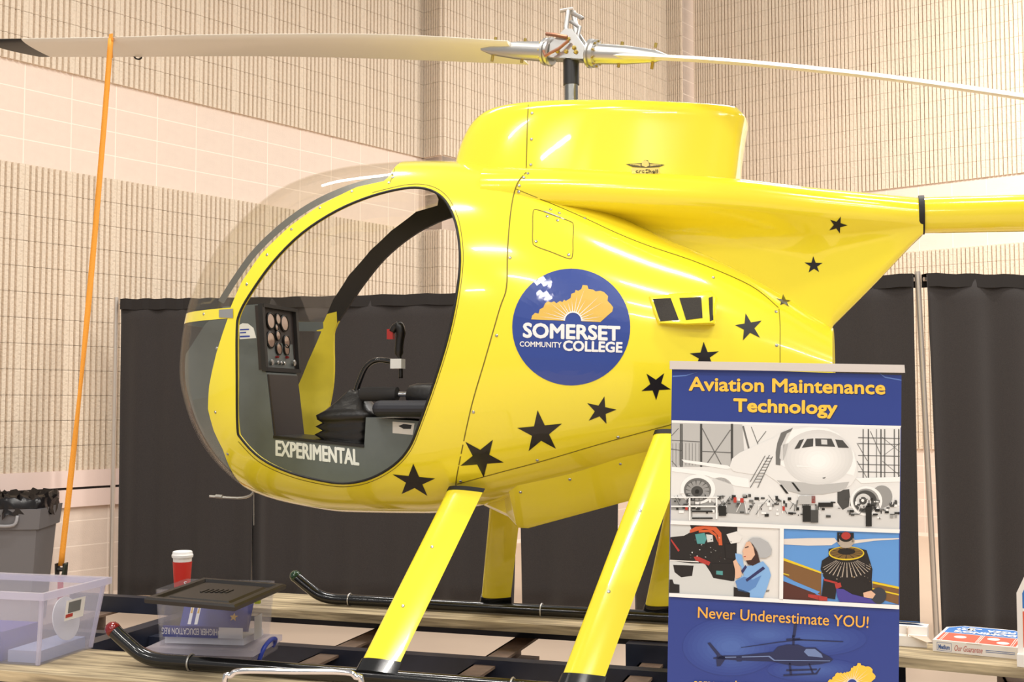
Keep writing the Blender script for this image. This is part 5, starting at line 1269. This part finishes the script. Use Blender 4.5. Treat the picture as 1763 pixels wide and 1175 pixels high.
# person: torso, arm, head, hair, cap
Pq.append(tp_([B_(*q) for q in [(500, 290), (545, 300), (560, 380), (600, 375), (690, 345), (730, 390), (745, 440), (720, 520), (690, 598), (600, 592), (560, 560), (520, 540), (500, 480), (560, 440), (540, 380), (505, 340)]], 8, 11)); Pq.append(tp_([B_(*q) for q in [(500, 480), (560, 450), (620, 470), (680, 440), (640, 520), (580, 560), (520, 545)]], 9, 12))
Pq.append(tp_([B_(*q) for q in [(490, 520), (600, 560), (600, 592), (490, 585)]], 1, 12)); Pq.append(pg([B_(570, 470), B_(690, 380), B_(705, 395), B_(580, 485)], 10, 13)); Pq.append(pg([B_(540, 410), B_(570, 370), B_(580, 385), B_(550, 430)], 10, 13))
Pq.append(tp_([B_(*q) for q in [(485, 345), (505, 330), (530, 380), (545, 430), (535, 455), (500, 465), (498, 400)]], 5, 13))
Pq.append(tp_([B_(*q) for q in [(590, 205), (620, 230), (650, 280), (670, 350), (620, 375), (585, 365), (570, 330)]], 7, 13)); Pq.append(tp_([B_(*q) for q in [(575, 215), (600, 205), (625, 250), (635, 300), (610, 335), (565, 340), (552, 310), (556, 290), (548, 275), (562, 250)]], 5, 14))
Pq.append(pg([B_(566, 248), B_(590, 240), B_(592, 247), B_(568, 255)], 7, 15)); Pq.append(pg([B_(558, 310), B_(572, 308), B_(572, 313), B_(558, 316)], 11, 15))
Pq.append(tp_([B_(*q) for q in [(588, 200), (620, 183), (670, 185), (725, 215), (750, 260), (745, 300), (710, 322), (668, 320), (650, 270), (620, 225)]], 6, 16))
Pq.append(pg([B_(710, 545), B_(735, 540), B_(730, 552), B_(712, 555)], 12, 8)); Pq.append(tp_([B_(*q) for q in [(50, 470), (70, 470), (80, 500), (118, 505), (118, 562), (48, 560)]], 1, 8))
printed('mechanic_photo', Pq, cm2)
# photo 3: radial engine on a yellow-edged wing
cm3 = [mat('p3_sky', (94, 150, 214), .4), MATS['p2_black'], mat('p3_brown', (124, 88, 50), .4), mat('p3_yellow', (226, 196, 40), .4), mat('p3_blade', (222, 214, 206), .4), mat('p3_silver', (176, 164, 150), .4), MATS['p2_red'], mat('p3_violet', (74, 66, 150), .4), mat('p3_cap', (56, 58, 66), .4), MATS['p2_skin'], mat('p3_bronze', (120, 92, 44), .4), mat('p3_maroon', (84, 44, 36), .4)]
Pq = [pg([B_(832, 122), B_(1622, 152), B_(1620, 642), B_(826, 605)], 0, 1)]
Pq.append(tp_([B_(*q) for q in [(830, 325), (1090, 425), (1090, 580), (828, 440)]], 2, 2)); Pq.append(pg([B_(830, 322), B_(1090, 418), B_(1090, 430), B_(830, 340)], 3, 3)); Pq.append(pg([B_(830, 425), B_(870, 438), B_(870, 444), B_(830, 434)], 3, 3))
Pq.append(tp_([B_(*q) for q in [(1440, 480), (1622, 520), (1620, 642), (1440, 590)]], 2, 2)); Pq.append(pg([B_(1440, 483), B_(1622, 520), B_(1622, 535), B_(1440, 497)], 3, 3)); Pq.append(pg([B_(1440, 528), B_(1622, 570), B_(1622, 580), B_(1440, 538)], 3, 3))
Pq.append(tp_([B_(*q) for q in [(828, 480), (1000, 530), (1090, 600), (1090, 618), (826, 605)]], 11, 3)); Pq.append(pg([B_(828, 450), B_(1080, 555), B_(1060, 570), B_(828, 480)], 0, 4)); Pq.append(pg([B_(1000, 570), B_(1090, 580), B_(1130, 600), B_(1100, 618), B_(1000, 590)], 6, 5))
Pq.append(tp_([B_(*q) for q in [(832, 192), (1000, 186), (1180, 185), (1200, 210), (1160, 235), (1000, 238), (832, 230)]], 4, 4)); Pq.append(tp_([B_(*q) for q in [(1300, 200), (1450, 190), (1622, 186), (1622, 194), (1450, 205), (1310, 225)]], 4, 4))
def ellB(cx, cy, rx, ry, mi, lay, n=28): return pg([B_(cx + rx * math.cos(2 * math.pi * i / n), cy + ry * math.sin(2 * math.pi * i / n)) for i in range(n)], mi, lay)
Pq.append(tp_([B_(*q) for q in [(1140, 260), (1200, 250), (1330, 250), (1400, 270), (1425, 350), (1440, 400), (1435, 470), (1440, 560), (1380, 590), (1250, 560), (1120, 480), (1085, 400), (1095, 340), (1140, 310)]], 1, 5))
Pq += [ellB(1262, 290, 122, 48, 3, 6), ellB(1262, 288, 114, 40, 10, 7), ellB(1262, 278, 60, 22, 1, 8)]
for i in range(15):
    a = math.pi * (i + .5) / 15; x0, y0 = 1262 + 70 * math.cos(a), 335 + 18 * math.sin(a); x1, y1 = 1262 + 165 * math.cos(a), 380 + 75 * math.sin(a); Pq.append(pg([B_(x0, y0), B_(x0 + 4, y0), B_(x1 + 8, y1), B_(x1, y1)], 5, 9))
for i in range(12):
    a = 2 * math.pi * i / 12; Pq.append(pg([B_(1262 + 20 * math.cos(a), 285 + 8 * math.sin(a)), B_(1262 + 108 * math.cos(a), 290 + 36 * math.sin(a)), B_(1262 + 108 * math.cos(a + .08), 290 + 36 * math.sin(a + .08))], 1, 8))
for i in range(50):
    x = rnd.uniform(1095, 1425); y = rnd.uniform(350, 520); r_ = rnd.uniform(3, 12); Pq.append(pg([B_(x, y), B_(x + r_, y + 2), B_(x + r_ * .5, y + r_)], rnd.choice([5, 1, 1, 10]), 10))
Pq += [ellB(1258, 205, 60, 42, 5, 9), ellB(1258, 178, 48, 34, 1, 10), ellB(1258, 170, 32, 26, 6, 11), ellB(1258, 240, 40, 14, 5, 10)]; Pq.append(pg([B_(1198, 146), B_(1312, 150), B_(1312, 215), B_(1298, 215), B_(1298, 158), B_(1212, 156), B_(1212, 215), B_(1198, 210)], 1, 9))
Pq.append(pg([B_(1105, 465), B_(1195, 490), B_(1185, 605), B_(1090, 590)], 1, 11)); Pq.append(pg([B_(1105, 463), B_(1200, 488), B_(1195, 500), B_(1110, 478)], 6, 12)); Pq.append(tp_([B_(*q) for q in [(1180, 495), (1220, 490), (1228, 520), (1190, 535)]], 6, 12))
Pq.append(tp_([B_(*q) for q in [(1190, 530), (1240, 535), (1300, 570), (1400, 595), (1480, 630), (1480, 636), (1215, 622), (1200, 590)]], 7, 12)); Pq.append(ellB(1482, 580, 52, 56, 8, 13)); Pq.append(tp_([B_(*q) for q in [(1375, 560), (1430, 545), (1460, 570), (1440, 600), (1380, 590)]], 9, 14)); Pq.append(pg([B_(1070, 580), B_(1130, 590), B_(1130, 616), B_(1075, 614)], 6, 12))
printed('engine_photo', Pq, cm3)
printed('white_border', [pg([B_(805, 118), B_(832, 120), B_(826, 610), B_(800, 606)], 0, 22), pg([B_(48, 562), B_(1620, 645), B_(1620, 672), B_(46, 586)], 0, 22)], [PWH])
# lower part: slogan, helicopter, web address, state outline
NC = 10
cloud = [mat('b_cloud_%d' % i, (44 + 34 * i / NC, 64 + 44 * i / NC, 140 + 36 * i / NC), .4) for i in range(1, NC + 1)]
Pq = []
for n_, (cx, cy, rx, ry, top_) in enumerate(((470, 930, 330, 200, 9), (700, 850, 330, 110, 8), (1000, 880, 400, 120, 6), (1040, 1090, 320, 80, 7))):
    for i in range(top_):
        k = 1 - i / (top_ + 1); Pq.append(ellB(cx, cy, rx * k, ry * k, i, 1 + i * .5 + n_ * .1, 40))
printed('cloud_print', Pq, cloud)
printed('slogan_lettering', txt_poly('Never Underestimate YOU!', [B_(246, 655), B_(1412, 722), B_(1408, 800), B_(244, 730)], 0, 24, .008), [mat('print_orange', (240, 176, 70), .4)])
hm_ = [mat('print_navy', (34, 42, 82), .4), mat('print_steel', (110, 130, 176), .4)]
Pq = [tp_([B_(*q) for q in [(350, 1005), (420, 990), (520, 990), (760, 965), (790, 930), (850, 915), (930, 915), (980, 935), (1050, 935), (1100, 975), (1150, 1000), (1170, 1018), (1150, 1035), (1080, 1050), (940, 1062), (850, 1052), (760, 1030), (560, 1025), (430, 1018), (350, 1012)]], 0, 8),
      tp_([B_(*q) for q in [(310, 905), (328, 900), (400, 985), (440, 1005), (400, 1060), (375, 1065), (370, 1020), (375, 990)]], 0, 8),
      pg([B_(540, 934), B_(800, 895), B_(960, 878), B_(960, 884), B_(800, 901), B_(540, 938)], 0, 8), pg([B_(900, 876), B_(1240, 892), B_(1240, 898), B_(900, 886)], 0, 8), pg([B_(905, 770), B_(925, 765), B_(912, 860), B_(890, 870)], 0, 8), pg([B_(890, 850), B_(908, 850), B_(906, 920), B_(892, 920)], 0, 8), pg([B_(850, 875), B_(945, 870), B_(945, 888), B_(850, 888)], 0, 8),
      pg([B_(830, 1120), B_(1050, 1110), B_(1080, 1075), B_(1086, 1078), B_(1060, 1120), B_(830, 1132)], 0, 8), pg([B_(850, 1085), B_(1060, 1080), B_(1060, 1092), B_(850, 1098)], 0, 8), pg([B_(866, 1040), B_(880, 1040), B_(890, 1125), B_(874, 1125)], 0, 8), pg([B_(1000, 1045), B_(1012, 1045), B_(1040, 1115), B_(1026, 1115)], 0, 8),
      tp_([B_(*q) for q in [(985, 945), (1045, 945), (1090, 980), (1100, 1005), (1000, 995), (970, 965)]], 1, 9), pg([B_(430, 1000), B_(735, 992), B_(770, 1020), B_(1150, 1025), B_(1150, 1030), B_(765, 1027), B_(728, 1000), B_(430, 1006)], 1, 9), pg([B_(505, 990), B_(545, 990), B_(545, 1030), B_(510, 1030)], 0, 9)]
printed('helicopter_print', Pq, hm_)
printed('web_lettering', txt_poly('somerset.kctcs', [B_(218, 1148), B_(640, 1168), B_(640, 1215), B_(218, 1195)], 0, 24, .01), [GOLD])
kf_ = lambda x, y: B_(1133 + (x - 268) * .476, 1190 + (y - 563) * .476)
v_ = []
for vs, fs, mi, lay in ky_polys(kf_, 8, 1e9): v_.append((vs, fs, mi - 1, lay))
v_.append(ellB(1133 + 352 * .476, 1190 - 11 * .476, 33, 33, 2, 12))
printed('state_emblem', v_, [GOLD, PWH, BBLUE])

# ================================================================== CHROME RACK in front of the trailer
ch = ony(505, 1160, 2.95); rack = thing('chrome_rack', 'bent chrome tube rack in front of the near skid', 'rack', (ch.x, ch.y, 0), math.radians(-3))
zt = CAM_H + (ony(505, 1157, 2.95).z - CAM_H); hwid = (612 - 398) / 2 / F * 2.95
MB().tube(catmull([(-hwid - .02, 0, .02), (-hwid - .02, 0, .5), (-hwid - .018, 0, zt - .05), (-hwid, 0, zt - .012), (-hwid + .03, 0, zt), (0, 0, zt), (hwid - .03, 0, zt), (hwid, 0, zt - .012), (hwid + .016, 0, zt - .05), (hwid + .018, 0, .5), (hwid + .018, 0, .02)], 5), .0075, 12).build('tube_frame', CHROME, rack, True, 40)
for sx in (-1, 1): MB().tube([(sx * (hwid + .018), -.17, .012), (sx * (hwid + .018), .17, .012)], .011, 10).build('foot_bar', CHROME, rack, True, 40)
MB().tube([(-hwid - .018, 0, .3), (hwid + .018, 0, .3)], .007, 10).build('cross_bar', CHROME, rack, True, 40)
